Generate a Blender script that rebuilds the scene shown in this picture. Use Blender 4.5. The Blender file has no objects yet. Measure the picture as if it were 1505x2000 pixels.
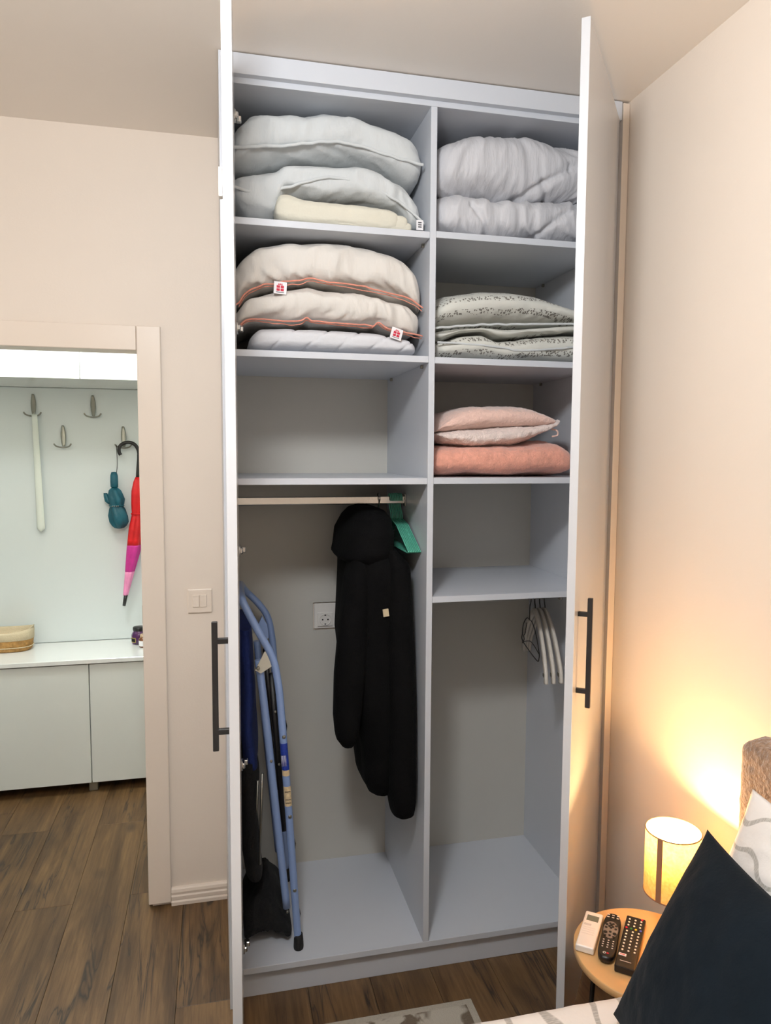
import bpy, bmesh, math, random
from mathutils import Vector, Matrix, noise
import numpy as np

S = bpy.context.scene
COL = S.collection
PI = math.pi

# ------------------------------------------------------------------ camera
cam_d = bpy.data.cameras.new('camera')
cam_d.sensor_fit = 'HORIZONTAL'
cam_d.sensor_width = 36.0
cam_d.lens = 36.0 * 1411.44 / 1505.0
cam_d.clip_start = 0.02
cam = bpy.data.objects.new('camera', cam_d)
COL.objects.link(cam)
def cam_matrix(pos, yaw, pitch, roll):
    f = Vector((math.sin(yaw)*math.cos(pitch), math.cos(yaw)*math.cos(pitch), math.sin(pitch)))
    r = Vector((math.cos(yaw), -math.sin(yaw), 0)); u = r.cross(f)
    r2 = math.cos(roll)*r + math.sin(roll)*u; u2 = -math.sin(roll)*r + math.cos(roll)*u
    m = Matrix.Identity(4)
    for i in range(3):
        m[i][0] = r2[i]; m[i][1] = u2[i]; m[i][2] = -f[i]; m[i][3] = pos[i]
    return m
cam.matrix_world = cam_matrix((-0.0208, -1.9963, 1.5755), 0.2290, -0.0811, 0.0055)
S.camera = cam

# ------------------------------------------------------------------ world, lights, exposure
w = bpy.data.worlds.new('world'); S.world = w; w.use_nodes = True
w.node_tree.nodes['Background'].inputs[0].default_value = (0.9, 0.95, 1, 1)
w.node_tree.nodes['Background'].inputs[1].default_value = 0.02
S.view_settings.view_transform = 'Standard'
S.view_settings.look = 'None'
S.view_settings.gamma = 1.0
S.view_settings.use_curve_mapping = False
S.view_settings.exposure = 0.0

def area(name, loc, size, power, color, rot=(0, 0, 0)):
    l = bpy.data.lights.new(name, 'AREA'); l.shape = 'DISK'; l.size = size; l.energy = power; l.color = color
    o = bpy.data.objects.new(name, l); o.location = loc; o.rotation_euler = rot; COL.objects.link(o); return o
def dome(name, loc, radius, power, color):
    # light of a flush ceiling lamp, just below its diffuser
    l = bpy.data.lights.new(name, 'POINT')
    l.shadow_soft_size = radius; l.energy = power; l.color = color
    o = bpy.data.objects.new(name, l); o.location = loc; COL.objects.link(o); return o
dome('room_light', (-0.10, -1.40, 2.44), 0.11, 62, (0.93, 0.965, 1.0))
dome('hall_light', (-0.62, 0.98, 2.42), 0.11, 48, (0.86, 0.98, 1.0))

# ------------------------------------------------------------------ helpers
def lin(c):
    return c/12.92 if c <= .04045 else ((c+.055)/1.055)**2.4
def rgb(r, g, b):
    return (lin(r/255), lin(g/255), lin(b/255), 1)

class MB:
    def __init__(s): s.bm = bmesh.new(); s.uv = None
    def box(s, x0, x1, y0, y1, z0, z1, bev=0.0, seg=1, m=None):
        r = bmesh.ops.create_cube(s.bm, size=1)
        vs = r['verts']
        for v in vs:
            v.co = Vector((x0+(v.co.x+.5)*(x1-x0), y0+(v.co.y+.5)*(y1-y0), z0+(v.co.z+.5)*(z1-z0)))
        if bev > 0:
            es = list({e for v in vs for e in v.link_edges})
            rr = bmesh.ops.bevel(s.bm, geom=es, offset=bev, segments=seg, affect='EDGES', profile=.5)
            vs = list({v for f in rr['faces'] for v in f.verts} | {v for v in vs if v.is_valid})
        if m is not None:
            vs = [v for v in vs if v.is_valid]
            bmesh.ops.transform(s.bm, matrix=m, verts=vs)
        return s
    def rings(s, rings, close_u=True, cap=True, smooth=True):
        """rings: list of lists of points, consecutive rings joined"""
        R = [[s.bm.verts.new(p) for p in ring] for ring in rings]
        n = len(R[0])
        for a, b in zip(R[:-1], R[1:]):
            for i in range(n if close_u else n-1):
                j = (i+1) % n
                try:
                    f = s.bm.faces.new((a[i], a[j], b[j], b[i])); f.smooth = smooth
                except ValueError: pass
        if cap:
            for q in (list(reversed(R[0])), R[-1]):
                try:
                    f = s.bm.faces.new(q); f.smooth = False
                except ValueError: pass
        return s
    def tube(s, path, r, seg=12, cap=True, closed=False, flat=1.0):
        P = [Vector(p) for p in path]; n = len(P)
        rad = r if hasattr(r, '__len__') else [r]*n
        T = []
        for i in range(n):
            if closed: t = P[(i+1) % n]-P[i-1]
            else: t = P[min(i+1, n-1)]-P[max(i-1, 0)]
            T.append(t.normalized())
        up = Vector((0, 0, 1)) if abs(T[0].z) < .9 else Vector((0, 1, 0))
        N = (up - T[0]*up.dot(T[0])).normalized()
        rings = []
        for i in range(n):
            if i:
                N = N - T[i]*N.dot(T[i])
                if N.length < 1e-6: N = T[i].orthogonal()
                N.normalize()
            B = T[i].cross(N)
            rings.append([P[i] + (N*math.cos(a)*flat + B*math.sin(a))*rad[i] for a in [2*PI*k/seg for k in range(seg)]])
        if closed: rings.append(rings[0])
        return s.rings(rings, cap=cap and not closed)
    def lathe(s, prof, c=(0, 0, 0), seg=32, cap=True, mod=None):
        rings = []
        for r, z in prof:
            ring = []
            for k in range(seg):
                a = 2*PI*k/seg
                rr = r*(mod(a, z) if mod else 1)
                ring.append((c[0]+rr*math.cos(a), c[1]+rr*math.sin(a), c[2]+z))
            rings.append(ring)
        return s.rings(rings, cap=cap)
    def prism(s, poly, axis, a0, a1):
        """extrude 2D polygon along axis ('x': poly in (y,z); 'y': poly in (x,z); 'z': poly in (x,y))"""
        def p(q, a):
            return {'x': (a, q[0], q[1]), 'y': (q[0], a, q[1]), 'z': (q[0], q[1], a)}[axis]
        return s.rings([[p(q, a0) for q in poly], [p(q, a1) for q in poly]], smooth=False)
    def build(s, name, mat, parent=None, m=None, fix=True):
        if m is not None: bmesh.ops.transform(s.bm, matrix=m, verts=s.bm.verts[:])
        if fix: bmesh.ops.recalc_face_normals(s.bm, faces=s.bm.faces[:])
        me = bpy.data.meshes.new(name); s.bm.to_mesh(me); s.bm.free()
        o = bpy.data.objects.new(name, me); COL.objects.link(o)
        if mat: me.materials.append(mat)
        if parent is not None:
            o.parent = parent
            o.matrix_parent_inverse = Matrix.Translation(parent.location).inverted() if parent.rotation_euler[2] == 0 else parent_inv(parent)
        return o
def parent_inv(p):
    return (Matrix.Translation(p.location) @ p.rotation_euler.to_matrix().to_4x4()).inverted()

def tag(o, label, cat, group=None):
    o['label'] = label; o['category'] = cat
    if group: o['group'] = group
    return o
def thing(name, loc, label, cat, group=None):
    o = bpy.data.objects.new(name, None); o.location = loc; o.empty_display_size = .05; COL.objects.link(o)
    return tag(o, label, cat, group)
def struct(o): o['kind'] = 'structure'; return o

def catmull(P, n):
    P = [Vector(p) for p in P]; out = []
    m = len(P)
    for i in range(m-1):
        p0, p1, p2, p3 = P[max(i-1, 0)], P[i], P[i+1], P[min(i+2, m-1)]
        for k in range(n):
            t = k/n
            out.append(.5*((2*p1)+(p2-p0)*t+(2*p0-5*p1+4*p2-p3)*t*t+(3*p1-p0-3*p2+p3)*t**3))
    out.append(P[-1]); return out

# ------------------------------------------------------------------ materials
def mat(name, c, rough=.5, metal=0., bump=0., bscale=60., var=0., vscale=8., stretch=None, coat=0., sheen=0., spec=.5, detail=4., coord='Object', trans=0.):
    m = bpy.data.materials.new(name); m.use_nodes = True
    nt = m.node_tree; N = nt.nodes; L = nt.links; b = N['Principled BSDF']
    b.inputs['Base Color'].default_value = c; b.inputs['Roughness'].default_value = rough
    b.inputs['Metallic'].default_value = metal; b.inputs['Coat Weight'].default_value = coat
    b.inputs['Sheen Weight'].default_value = sheen; b.inputs['Specular IOR Level'].default_value = spec
    tc = N.new('ShaderNodeTexCoord'); mp = N.new('ShaderNodeMapping')
    L.new(tc.outputs[coord], mp.inputs[0])
    if stretch: mp.inputs['Scale'].default_value = stretch
    if var > 0:
        n = N.new('ShaderNodeTexNoise'); n.inputs['Scale'].default_value = vscale; n.inputs['Detail'].default_value = detail
        L.new(mp.outputs[0], n.inputs['Vector'])
        r = N.new('ShaderNodeValToRGB')
        r.color_ramp.elements[0].position = .3; r.color_ramp.elements[1].position = .7
        r.color_ramp.elements[0].color = tuple(max(0, x*(1-var)) for x in c[:3])+(1,)
        r.color_ramp.elements[1].color = tuple(min(1, x*(1+var)) for x in c[:3])+(1,)
        L.new(n.outputs['Fac'], r.inputs[0]); L.new(r.outputs[0], b.inputs['Base Color'])
    if bump > 0:
        n2 = N.new('ShaderNodeTexNoise'); n2.inputs['Scale'].default_value = bscale; n2.inputs['Detail'].default_value = 5
        L.new(mp.outputs[0], n2.inputs['Vector'])
        bp = N.new('ShaderNodeBump'); bp.inputs['Strength'].default_value = bump; bp.inputs['Distance'].default_value = .01
        L.new(n2.outputs['Fac'], bp.inputs['Height']); L.new(bp.outputs[0], b.inputs['Normal'])
    return m

M = {}
M['wall'] = mat('wall_paint', rgb(234, 222, 209), .55, bump=.04, bscale=180, var=.015, vscale=3)
M['ceiling'] = mat('ceiling_paint', rgb(247, 239, 230), .8, bump=.03, bscale=200, var=.012, vscale=2)
M['trim'] = mat('trim_paint', rgb(235, 222, 208), .35, var=.012, vscale=5)
M['hallwall'] = mat('hall_paint', rgb(222, 228, 226), .6, bump=.03, bscale=150, var=.01)
M['lam'] = mat('white_laminate', rgb(208, 212, 219), .32, bump=.02, bscale=400, var=.01, vscale=4)
M['back'] = mat('white_hardboard', rgb(200, 198, 190), .55, bump=.02, bscale=300, var=.02, vscale=3)
M['gloss'] = mat('gloss_white_lacquer', rgb(232, 232, 228), .16, var=.008, vscale=2, coat=.3)
M['doorw'] = mat('white_door_laminate', rgb(206, 208, 212), .2, bump=.01, bscale=300, var=.006, vscale=4, coat=.2)
M['hallcab'] = mat('matt_white_front', rgb(222, 224, 218), .3, var=.01, vscale=3)
M['panel'] = mat('white_wall_panel', rgb(222, 229, 228), .25, var=.012, vscale=2)
M['black'] = mat('black_powder_coat', rgb(22, 20, 20), .45, bump=.05, bscale=500)
M['blackpl'] = mat('black_plastic', rgb(20, 18, 18), .35, bump=.03, bscale=300)
M['rubber'] = mat('black_rubber', rgb(18, 18, 19), .7, bump=.05, bscale=300)
M['chrome'] = mat('brushed_chrome', rgb(200, 198, 194), .22, 1., bump=.02, bscale=200)
M['steel'] = mat('satin_steel', rgb(150, 148, 138), .35, .9, bump=.03, bscale=200)
M['dark'] = mat('dark_void', rgb(20, 18, 17), .9, var=.1)
M['coat'] = mat('black_coat_fabric', rgb(6, 6, 7), .9, bump=.3, bscale=220, var=.2, vscale=20, spec=.15)
M['cotton'] = mat('white_cotton', rgb(206, 210, 211), .85, bump=.7, bscale=24, stretch=(1, .5, .4), var=.02, vscale=12, sheen=.1)
M['cream'] = mat('cream_cotton', rgb(218, 214, 198), .85, bump=.14, bscale=120, var=.02, vscale=10, sheen=.1)
M['ivory'] = mat('ivory_percale', rgb(220, 215, 208), .8, bump=.75, bscale=26, stretch=(1, .5, .3), var=.02, vscale=10, sheen=.1)
M['quilt'] = mat('white_quilt', rgb(214, 215, 219), .85, bump=.4, bscale=30, var=.015, vscale=9, sheen=.1)
M['comf'] = mat('grey_white_microfibre', rgb(204, 204, 208), .65, bump=.6, bscale=42, stretch=(1, .3, .2), var=.02, vscale=8, sheen=.2)
M['pipe'] = mat('coral_piping', rgb(222, 146, 126), .7, bump=.2, bscale=400, var=.08, vscale=60)
M['tagw'] = mat('white_label', rgb(238, 236, 238), .7, var=.02)
M['red'] = mat('red_print', rgb(200, 30, 60), .6, var=.05)
M['ink'] = mat('grey_print', rgb(60, 60, 66), .7, var=.05)
M['pinkw'] = mat('pale_pink_plush', rgb(244, 206, 192), .95, bump=.45, bscale=200, var=.06, vscale=45, sheen=.6)
M['fluff'] = mat('white_fleece', rgb(244, 226, 218), .95, bump=.6, bscale=220, var=.08, vscale=60, sheen=.6)
M['peach'] = mat('peach_plush', rgb(240, 170, 148), .95, bump=.45, bscale=190, var=.11, vscale=40, sheen=.5)
M['navyc'] = mat('navy_velvet', rgb(19, 27, 34), .95, bump=.12, bscale=150, var=.12, vscale=12, sheen=.04, spec=.1)
M['fur'] = mat('brown_plush', rgb(150, 120, 96), .95, bump=1., bscale=110, var=.22, vscale=70, sheen=.5)
M['blue'] = mat('pale_blue_enamel', rgb(140, 166, 214), .28, var=.02, vscale=20, coat=.3)
M['navy'] = mat('navy_canvas', rgb(22, 44, 110), .8, bump=.3, bscale=300, var=.1, vscale=30)
M['mesh'] = mat('black_mesh_cloth', rgb(16, 16, 18), .85, bump=.4, bscale=300, var=.2, vscale=40)
M['zinc'] = mat('cream_zinc_bracket', rgb(206, 204, 190), .4, .3, bump=.05, bscale=100)
M['mint'] = mat('mint_plastic', rgb(92, 178, 154), .4, var=.03, vscale=30)
M['hangw'] = mat('white_painted_wood', rgb(212, 206, 196), .5, var=.03, vscale=30)
M['tablew'] = None
M['teal'] = mat('teal_nylon', rgb(8, 84, 100), .5, bump=.25, bscale=80, var=.2, vscale=25)
M['rednyl'] = mat('red_nylon', rgb(214, 16, 22), .5, bump=.2, bscale=80, var=.12, vscale=25)
M['magenta'] = mat('magenta_nylon', rgb(204, 50, 146), .5, bump=.2, bscale=80, var=.12, vscale=25)
M['pink'] = mat('pink_nylon', rgb(244, 150, 196), .5, bump=.2, bscale=80, var=.1, vscale=25)
M['wicker'] = mat('honey_wicker', rgb(186, 140, 78), .6, bump=.5, bscale=90, var=.25, vscale=60)
M['linen'] = mat('beige_linen', rgb(206, 190, 158), .9, bump=.3, bscale=200, var=.06, vscale=30)
M['purple'] = mat('purple_glass', rgb(70, 16, 78), .15, var=.05, coat=.5)
M['gold'] = mat('gold_print', rgb(190, 170, 80), .4, var=.05)
M['amber'] = mat('amber_bottle', rgb(120, 70, 36), .2, var=.05, coat=.4)
M['beigecap'] = mat('tan_cap', rgb(190, 160, 130), .5, var=.05)
M['white'] = mat('white_plastic', rgb(236, 232, 226), .35, var=.008)
M['horn'] = mat('white_translucent_plastic', rgb(226, 232, 222), .25, var=.01, coat=.2)
M['lcd'] = mat('grey_lcd', rgb(112, 116, 104), .25, var=.03)
M['rub'] = mat('grey_button', rgb(206, 200, 196), .5, var=.02)
M['silver'] = mat('silver_face', rgb(128, 120, 116), .4, .2, var=.02)
M['btn'] = mat('white_button_print', rgb(226, 220, 214), .5, var=.02)
M['yel'] = mat('yellow_button', rgb(230, 200, 40), .5, var=.02)
M['grn'] = mat('green_button', rgb(40, 130, 60), .5, var=.02)
M['blu'] = mat('blue_button', rgb(70, 90, 210), .5, var=.02)
M['brass'] = mat('lamp_stem', rgb(176, 140, 96), .45, .3, bump=.1, bscale=60, var=.1)
M['rim'] = mat('shade_rim', rgb(150, 108, 80), .7, var=.05)
M['stickb'] = mat('blue_sticker', rgb(36, 60, 156), .4, var=.3, vscale=150)
M['stickc'] = mat('cream_sticker', rgb(222, 200, 160), .5, var=.15, vscale=160)
M['floorbase'] = mat('underlay', rgb(40, 30, 22), .9, var=.1)

def emis(name, c, s):
    m = bpy.data.materials.new(name); m.use_nodes = True
    b = m.node_tree.nodes['Principled BSDF']
    b.inputs['Base Color'].default_value = c; b.inputs['Emission Color'].default_value = c; b.inputs['Emission Strength'].default_value = s
    return m
M['bulb'] = emis('warm_bulb', (1, .72, .36, 1), 30)
M['dome'] = emis('lamp_diffuser', (1, .97, .93, 1), 3)

def wood_floor():
    m = bpy.data.materials.new('oak_laminate'); m.use_nodes = True
    nt = m.node_tree; N = nt.nodes; L = nt.links; b = N['Principled BSDF']
    tc = N.new('ShaderNodeTexCoord'); oi = N.new('ShaderNodeObjectInfo')
    off = N.new('ShaderNodeVectorMath'); off.operation = 'SCALE'; off.inputs[0].default_value = (7.3, 13.1, 5.0)
    L.new(oi.outputs['Random'], off.inputs['Scale'])
    add = N.new('ShaderNodeVectorMath'); add.operation = 'ADD'
    L.new(tc.outputs['Object'], add.inputs[0]); L.new(off.outputs[0], add.inputs[1])
    def mapn(sc):
        mp = N.new('ShaderNodeMapping'); mp.inputs['Scale'].default_value = sc; L.new(add.outputs[0], mp.inputs[0]); return mp
    def nz(mp, sc, det, dist, rough=.6):
        n = N.new('ShaderNodeTexNoise'); n.inputs['Scale'].default_value = sc; n.inputs['Detail'].default_value = det
        n.inputs['Distortion'].default_value = dist; n.inputs['Roughness'].default_value = rough
        L.new(mp.outputs[0], n.inputs['Vector']); return n
    def ramp(inp, els):
        r = N.new('ShaderNodeValToRGB'); e = r.color_ramp.elements
        e[0].position, e[0].color = els[0]; e[1].position, e[1].color = els[-1]
        for p, c in els[1:-1]:
            q = e.new(p); q.color = c
        L.new(inp, r.inputs[0]); return r
    def mix(kind, fac, a, bb):
        x = N.new('ShaderNodeMix'); x.data_type = 'RGBA'; x.blend_type = kind
        if hasattr(fac, 'links'): L.new(fac, x.inputs[0])
        else: x.inputs[0].default_value = fac
        for s, i in ((a, 6), (bb, 7)):
            if hasattr(s, 'links'): L.new(s, x.inputs[i])
            else: x.inputs[i].default_value = s
        return x.outputs[2]
    grain = nz(mapn((1, .045, 1)), 95, 8, .4, .72)
    base = ramp(grain.outputs['Fac'], [(.25, rgb(78, 58, 38)), (.5, rgb(110, 84, 55)), (.75, rgb(132, 104, 70))])
    broad = nz(mapn((1, .16, 1)), 9, 3, .8)
    bro = ramp(broad.outputs['Fac'], [(.35, rgb(150, 138, 120)), (.6, rgb(255, 250, 240))])
    c1 = mix('MULTIPLY', .75, base.outputs[0], bro.outputs[0])
    streak = nz(mapn((1, .085, 1)), 10, 4, 1.6, .55)
    st = ramp(streak.outputs['Fac'], [(.5, (0, 0, 0, 1)), (.525, (.25, .25, .25, 1)), (.545, (1, 1, 1, 1)), (.56, (.2, .2, .2, 1)), (.62, (0, 0, 0, 1))])
    msk = nz(mapn((1, .35, 1)), 5, 2, .5)
    mk = ramp(msk.outputs['Fac'], [(.43, (0, 0, 0, 1)), (.54, (1, 1, 1, 1))])
    sm = N.new('ShaderNodeMath'); sm.operation = 'MULTIPLY'; L.new(st.outputs[0], sm.inputs[0]); L.new(mk.outputs[0], sm.inputs[1])
    c2 = mix('MIX', sm.outputs[0], c1, rgb(38, 31, 26))
    vo = N.new('ShaderNodeTexVoronoi'); vo.inputs['Scale'].default_value = 5.0; vo.inputs['Randomness'].default_value = 1
    L.new(mapn((1, .5, 1)).outputs[0], vo.inputs['Vector'])
    kn = ramp(vo.outputs['Distance'], [(.0, (1, 1, 1, 1)), (.06, (.95, .95, .95, 1)), (.16, (0, 0, 0, 1))])
    c3 = mix('MIX', kn.outputs[0], c2, rgb(42, 33, 27))
    hv = N.new('ShaderNodeMapRange'); hv.inputs[3].default_value = .94; hv.inputs[4].default_value = 1.05
    L.new(oi.outputs['Random'], hv.inputs[0])
    sc = N.new('ShaderNodeVectorMath'); sc.operation = 'SCALE'; L.new(c3, sc.inputs[0]); L.new(hv.outputs[0], sc.inputs['Scale'])
    L.new(sc.outputs[0], b.inputs['Base Color'])
    b.inputs['Roughness'].default_value = .42
    bp = N.new('ShaderNodeBump'); bp.inputs['Strength'].default_value = .12; bp.inputs['Distance'].default_value = .004
    L.new(grain.outputs['Fac'], bp.inputs['Height']); L.new(bp.outputs[0], b.inputs['Normal'])
    return m
M['floor'] = wood_floor()

def ash():
    m = mat('pale_ash_veneer', rgb(214, 172, 118), .4, bump=.05, bscale=60, var=.09, vscale=14, stretch=(1, .12, 1), coat=.2)
    return m
M['tablew'] = ash()

def wave_fabric(name, base, band, scale, dist, lo, hi, dsc, rough=.85):
    """white cloth with printed wavy bands"""
    m = mat(name, base, rough, bump=.1, bscale=120, sheen=.1)
    nt = m.node_tree; N = nt.nodes; L = nt.links; b = N['Principled BSDF']
    tc = N.new('ShaderNodeTexCoord')
    mp = N.new('ShaderNodeMapping'); L.new(tc.outputs['UV'], mp.inputs[0])
    wv = N.new('ShaderNodeTexWave'); wv.wave_type = 'BANDS'; wv.bands_direction = 'X'; wv.wave_profile = 'SIN'
    wv.inputs['Scale'].default_value = scale; wv.inputs['Distortion'].default_value = dist
    wv.inputs['Detail'].default_value = 0.; wv.inputs['Detail Scale'].default_value = dsc
    L.new(mp.outputs[0], wv.inputs['Vector'])
    r = N.new('ShaderNodeValToRGB'); e = r.color_ramp.elements
    e[0].position = lo; e[0].color = (0, 0, 0, 1); e[1].position = hi; e[1].color = (1, 1, 1, 1)
    L.new(wv.outputs['Fac'], r.inputs[0])
    st = N.new('ShaderNodeTexNoise'); st.inputs['Scale'].default_value = 1.; st.inputs['Detail'].default_value = 2
    mp2 = N.new('ShaderNodeMapping'); mp2.inputs['Scale'].default_value = (60, 420, 60); L.new(tc.outputs['UV'], mp2.inputs[0]); L.new(mp2.outputs[0], st.inputs['Vector'])
    r2 = N.new('ShaderNodeValToRGB'); r2.color_ramp.elements[0].position = .35; r2.color_ramp.elements[1].position = .55
    r2.color_ramp.elements[0].color = (.55, .55, .55, 1)
    L.new(st.outputs['Fac'], r2.inputs[0])
    mu = N.new('ShaderNodeMath'); mu.operation = 'MULTIPLY'; L.new(r.outputs[0], mu.inputs[0]); L.new(r2.outputs[0], mu.inputs[1])
    x = N.new('ShaderNodeMix'); x.data_type = 'RGBA'; x.inputs[6].default_value = base; x.inputs[7].default_value = band
    L.new(mu.outputs[0], x.inputs[0]); L.new(x.outputs[2], b.inputs['Base Color'])
    return m
M['bedwave'] = wave_fabric('wave_print_bedspread', rgb(236, 230, 224), rgb(172, 167, 160), 3.9, 3.0, .88, .94, 2.4)
M['pilwave'] = wave_fabric('wave_print_pillowcase', rgb(236, 233, 230), rgb(178, 175, 169), 4.4, 6.0, .90, .95, 2.2)

def floral():
    """white quilt with printed rows of small grey flowers (UV: u along shelf, v round the fold)"""
    m = mat('floral_quilt', rgb(212, 212, 204), .85, bump=.15, bscale=80, sheen=.1)
    nt = m.node_tree; N = nt.nodes; L = nt.links; b = N['Principled BSDF']
    tc = N.new('ShaderNodeTexCoord'); sep = N.new('ShaderNodeSeparateXYZ')
    nz = N.new('ShaderNodeTexNoise'); nz.inputs['Scale'].default_value = 7; L.new(tc.outputs['UV'], nz.inputs['Vector'])
    L.new(tc.outputs['UV'], sep.inputs[0])
    # rows every 0.052 in v
    def math_(op, a, bb=None):
        n = N.new('ShaderNodeMath'); n.operation = op
        for i, q in enumerate((a, bb)):
            if q is None: continue
            if hasattr(q, 'links'): L.new(q, n.inputs[i])
            else: n.inputs[i].default_value = q
        return n.outputs[0]
    vv = math_('ADD', sep.outputs[1], math_('MULTIPLY', math_('SUBTRACT', nz.outputs['Fac'], .5), .03))
    ph = math_('FRACT', math_('DIVIDE', vv, .038))
    row = math_('LESS_THAN', math_('ABSOLUTE', math_('SUBTRACT', ph, .5)), .2)
    vo = N.new('ShaderNodeTexVoronoi'); vo.inputs['Scale'].default_value = 165; vo.inputs['Randomness'].default_value = .8; L.new(tc.outputs['UV'], vo.inputs['Vector'])
    dots = math_('LESS_THAN', vo.outputs['Distance'], .46)
    cl = N.new('ShaderNodeTexNoise'); cl.inputs['Scale'].default_value = 55; cl.inputs['Detail'].default_value = 1; L.new(tc.outputs['UV'], cl.inputs['Vector'])
    cm = math_('GREATER_THAN', cl.outputs['Fac'], .38)
    msk = math_('MULTIPLY', math_('MULTIPLY', row, dots), cm)
    msk = math_('MULTIPLY', msk, .85)
    x = N.new('ShaderNodeMix'); x.data_type = 'RGBA'; x.inputs[6].default_value = rgb(212, 212, 204); x.inputs[7].default_value = rgb(92, 86, 76)
    L.new(msk, x.inputs[0]); L.new(x.outputs[2], b.inputs['Base Color'])
    return m
M['floral'] = floral()

def rugmat():
    m = mat('rug_pile', rgb(150, 140, 122), .95, bump=.5, bscale=350, sheen=.2)
    nt = m.node_tree; N = nt.nodes; L = nt.links; b = N['Principled BSDF']
    tc = N.new('ShaderNodeTexCoord'); n = N.new('ShaderNodeTexNoise'); n.inputs['Scale'].default_value = 13; n.inputs['Detail'].default_value = 3
    n.inputs['Distortion'].default_value = .6
    L.new(tc.outputs['Object'], n.inputs['Vector'])
    r = N.new('ShaderNodeValToRGB'); e = r.color_ramp.elements
    e[0].position = .46; e[0].color = rgb(112, 96, 76); e[1].position = .54; e[1].color = rgb(196, 188, 172)
    L.new(n.outputs['Fac'], r.inputs[0]); L.new(r.outputs[0], b.inputs['Base Color'])
    return m
M['rug'] = rugmat()
M['rugedge'] = mat('rug_border', rgb(190, 182, 166), .95, bump=.6, bscale=400, var=.06, vscale=120)

def shade_mat():
    m = bpy.data.materials.new('linen_lampshade'); m.use_nodes = True
    nt = m.node_tree; N = nt.nodes; L = nt.links; b = N['Principled BSDF']; out = N['Material Output']
    c = rgb(236, 206, 150)
    b.inputs['Base Color'].default_value = c; b.inputs['Roughness'].default_value = .9
    tc = N.new('ShaderNodeTexCoord'); n = N.new('ShaderNodeTexNoise'); n.inputs['Scale'].default_value = 130; n.inputs['Detail'].default_value = 4
    L.new(tc.outputs['Object'], n.inputs['Vector'])
    r = N.new('ShaderNodeValToRGB'); r.color_ramp.elements[0].color = rgb(206, 160, 80); r.color_ramp.elements[1].color = rgb(250, 226, 160)
    L.new(n.outputs['Fac'], r.inputs[0])
    t = N.new('ShaderNodeBsdfTranslucent'); L.new(r.outputs[0], t.inputs[0]); L.new(r.outputs[0], b.inputs['Base Color'])
    mx = N.new('ShaderNodeMixShader'); mx.inputs[0].default_value = .17
    L.new(b.outputs[0], mx.inputs[1]); L.new(t.outputs[0], mx.inputs[2]); L.new(mx.outputs[0], out.inputs[0])
    return m
M['shade'] = shade_mat()

# ------------------------------------------------------------------ constants (metres)
H = 2.60            # ceiling
WY = 0.52           # bedroom face of the wall with the doorway
WT = 0.085          # thickness of that wall
RX = 1.165          # right wall
LX, FY = -1.32, -3.0 # bedroom left wall, wall behind the photographer
HLX = -2.1          # hall left wall
HY = 1.80           # hall back wall
DX0, DX1 = -1.082, -0.258   # doorway
DZ = 1.917

# ------------------------------------------------------------------ setting
def wall_with_door():
    m = MB()
    m.box(HLX, DX0, WY, WY+WT, 0, H); m.box(DX1, RX+.1, WY, WY+WT, 0, H); m.box(DX0, DX1, WY, WY+WT, DZ, H)
    return struct(m.build('wall_back', M['wall']))
wall_with_door()
struct(MB().box(RX, RX+.1, FY, WY, 0, H).build('wall_right', M['wall']))
struct(MB().box(LX-.1, LX, FY, WY, 0, H).build('wall_left', M['wall']))
struct(MB().box(HLX-.1, HLX, WY, HY, 0, H).build('wall_hall_left', M['hallwall']))
struct(MB().box(LX-.1, RX+.1, FY-.1, FY, 0, H).build('wall_front', M['wall']))
struct(MB().box(HLX-.1, RX+.1, FY-.1, HY+.1, H, H+.1).build('ceiling', M['ceiling']))
struct(MB().box(HLX-.1, 0.8, HY, HY+.1, 0, H).build('wall_hall_back', M['hallwall']))
struct(MB().box(0.7, 0.8, WY+WT, HY, 0, H).build('wall_hall_right', M['hallwall']))
fl = struct(MB().box(HLX-.1, RX+.1, FY-.1, HY+.1, -.05, -.008).build('floor', M['floorbase']))
rnd = random.Random(5)
PW, PLN = .1875, 1.29
joint = {-1: .59, -2: 1.14, 0: 1.14, 1: .605, 2: .02, 3: .95}
k0 = int((LX+.53)/PW)-1
for k in range(-9, 10):
    xa, xb = -.53+(k)*PW, -.53+(k+1)*PW
    xa2, xb2 = max(xa, HLX), min(xb, RX)
    if xb2-xa2 < .01: continue
    y = joint.get(k, rnd.uniform(0, PLN))
    while y > FY: y -= PLN
    while y < HY:
        ya, yb = max(y, FY if xb2 > LX else WY), min(y+PLN, HY)
        if yb-ya > .02:
            MB().box(xa2+.0004, xb2-.0004, ya+.0004, yb-.0004, -.009, 0, bev=.0007).build('plank', M['floor'], fl)
        y += PLN

# doorway casing
d = bpy.data.objects.new('door_1', None); d.location = ((DX0+DX1)/2, WY, 0); COL.objects.link(d); struct(d)
MB().box(DX1-.012, DX1+.063, WY-.014, WY-.001, .012, 1.984, bev=.003, seg=2).build('casing', M['trim'], d)
MB().box(DX0-.063, DX0+.012, WY-.014, WY-.001, .012, 1.984, bev=.003, seg=2).build('casing', M['trim'], d)
MB().box(DX0+.0135, DX1-.0135, WY-.011, WY-.001, DZ-.012, 1.984, bev=.002).build('head_casing', M['trim'], d)
MB().box(DX1-.012, DX1, WY-.006, WY+WT+.005, .01, DZ-.012, bev=.002).build('jamb', M['trim'], d)
MB().box(DX0, DX0+.012, WY-.006, WY+WT+.005, .01, DZ-.012, bev=.002).build('jamb', M['trim'], d)
MB().box(DX0, DX1, WY-.004, WY+WT+.005, DZ-.012, DZ, bev=.002).build('head_jamb', M['trim'], d)
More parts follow.
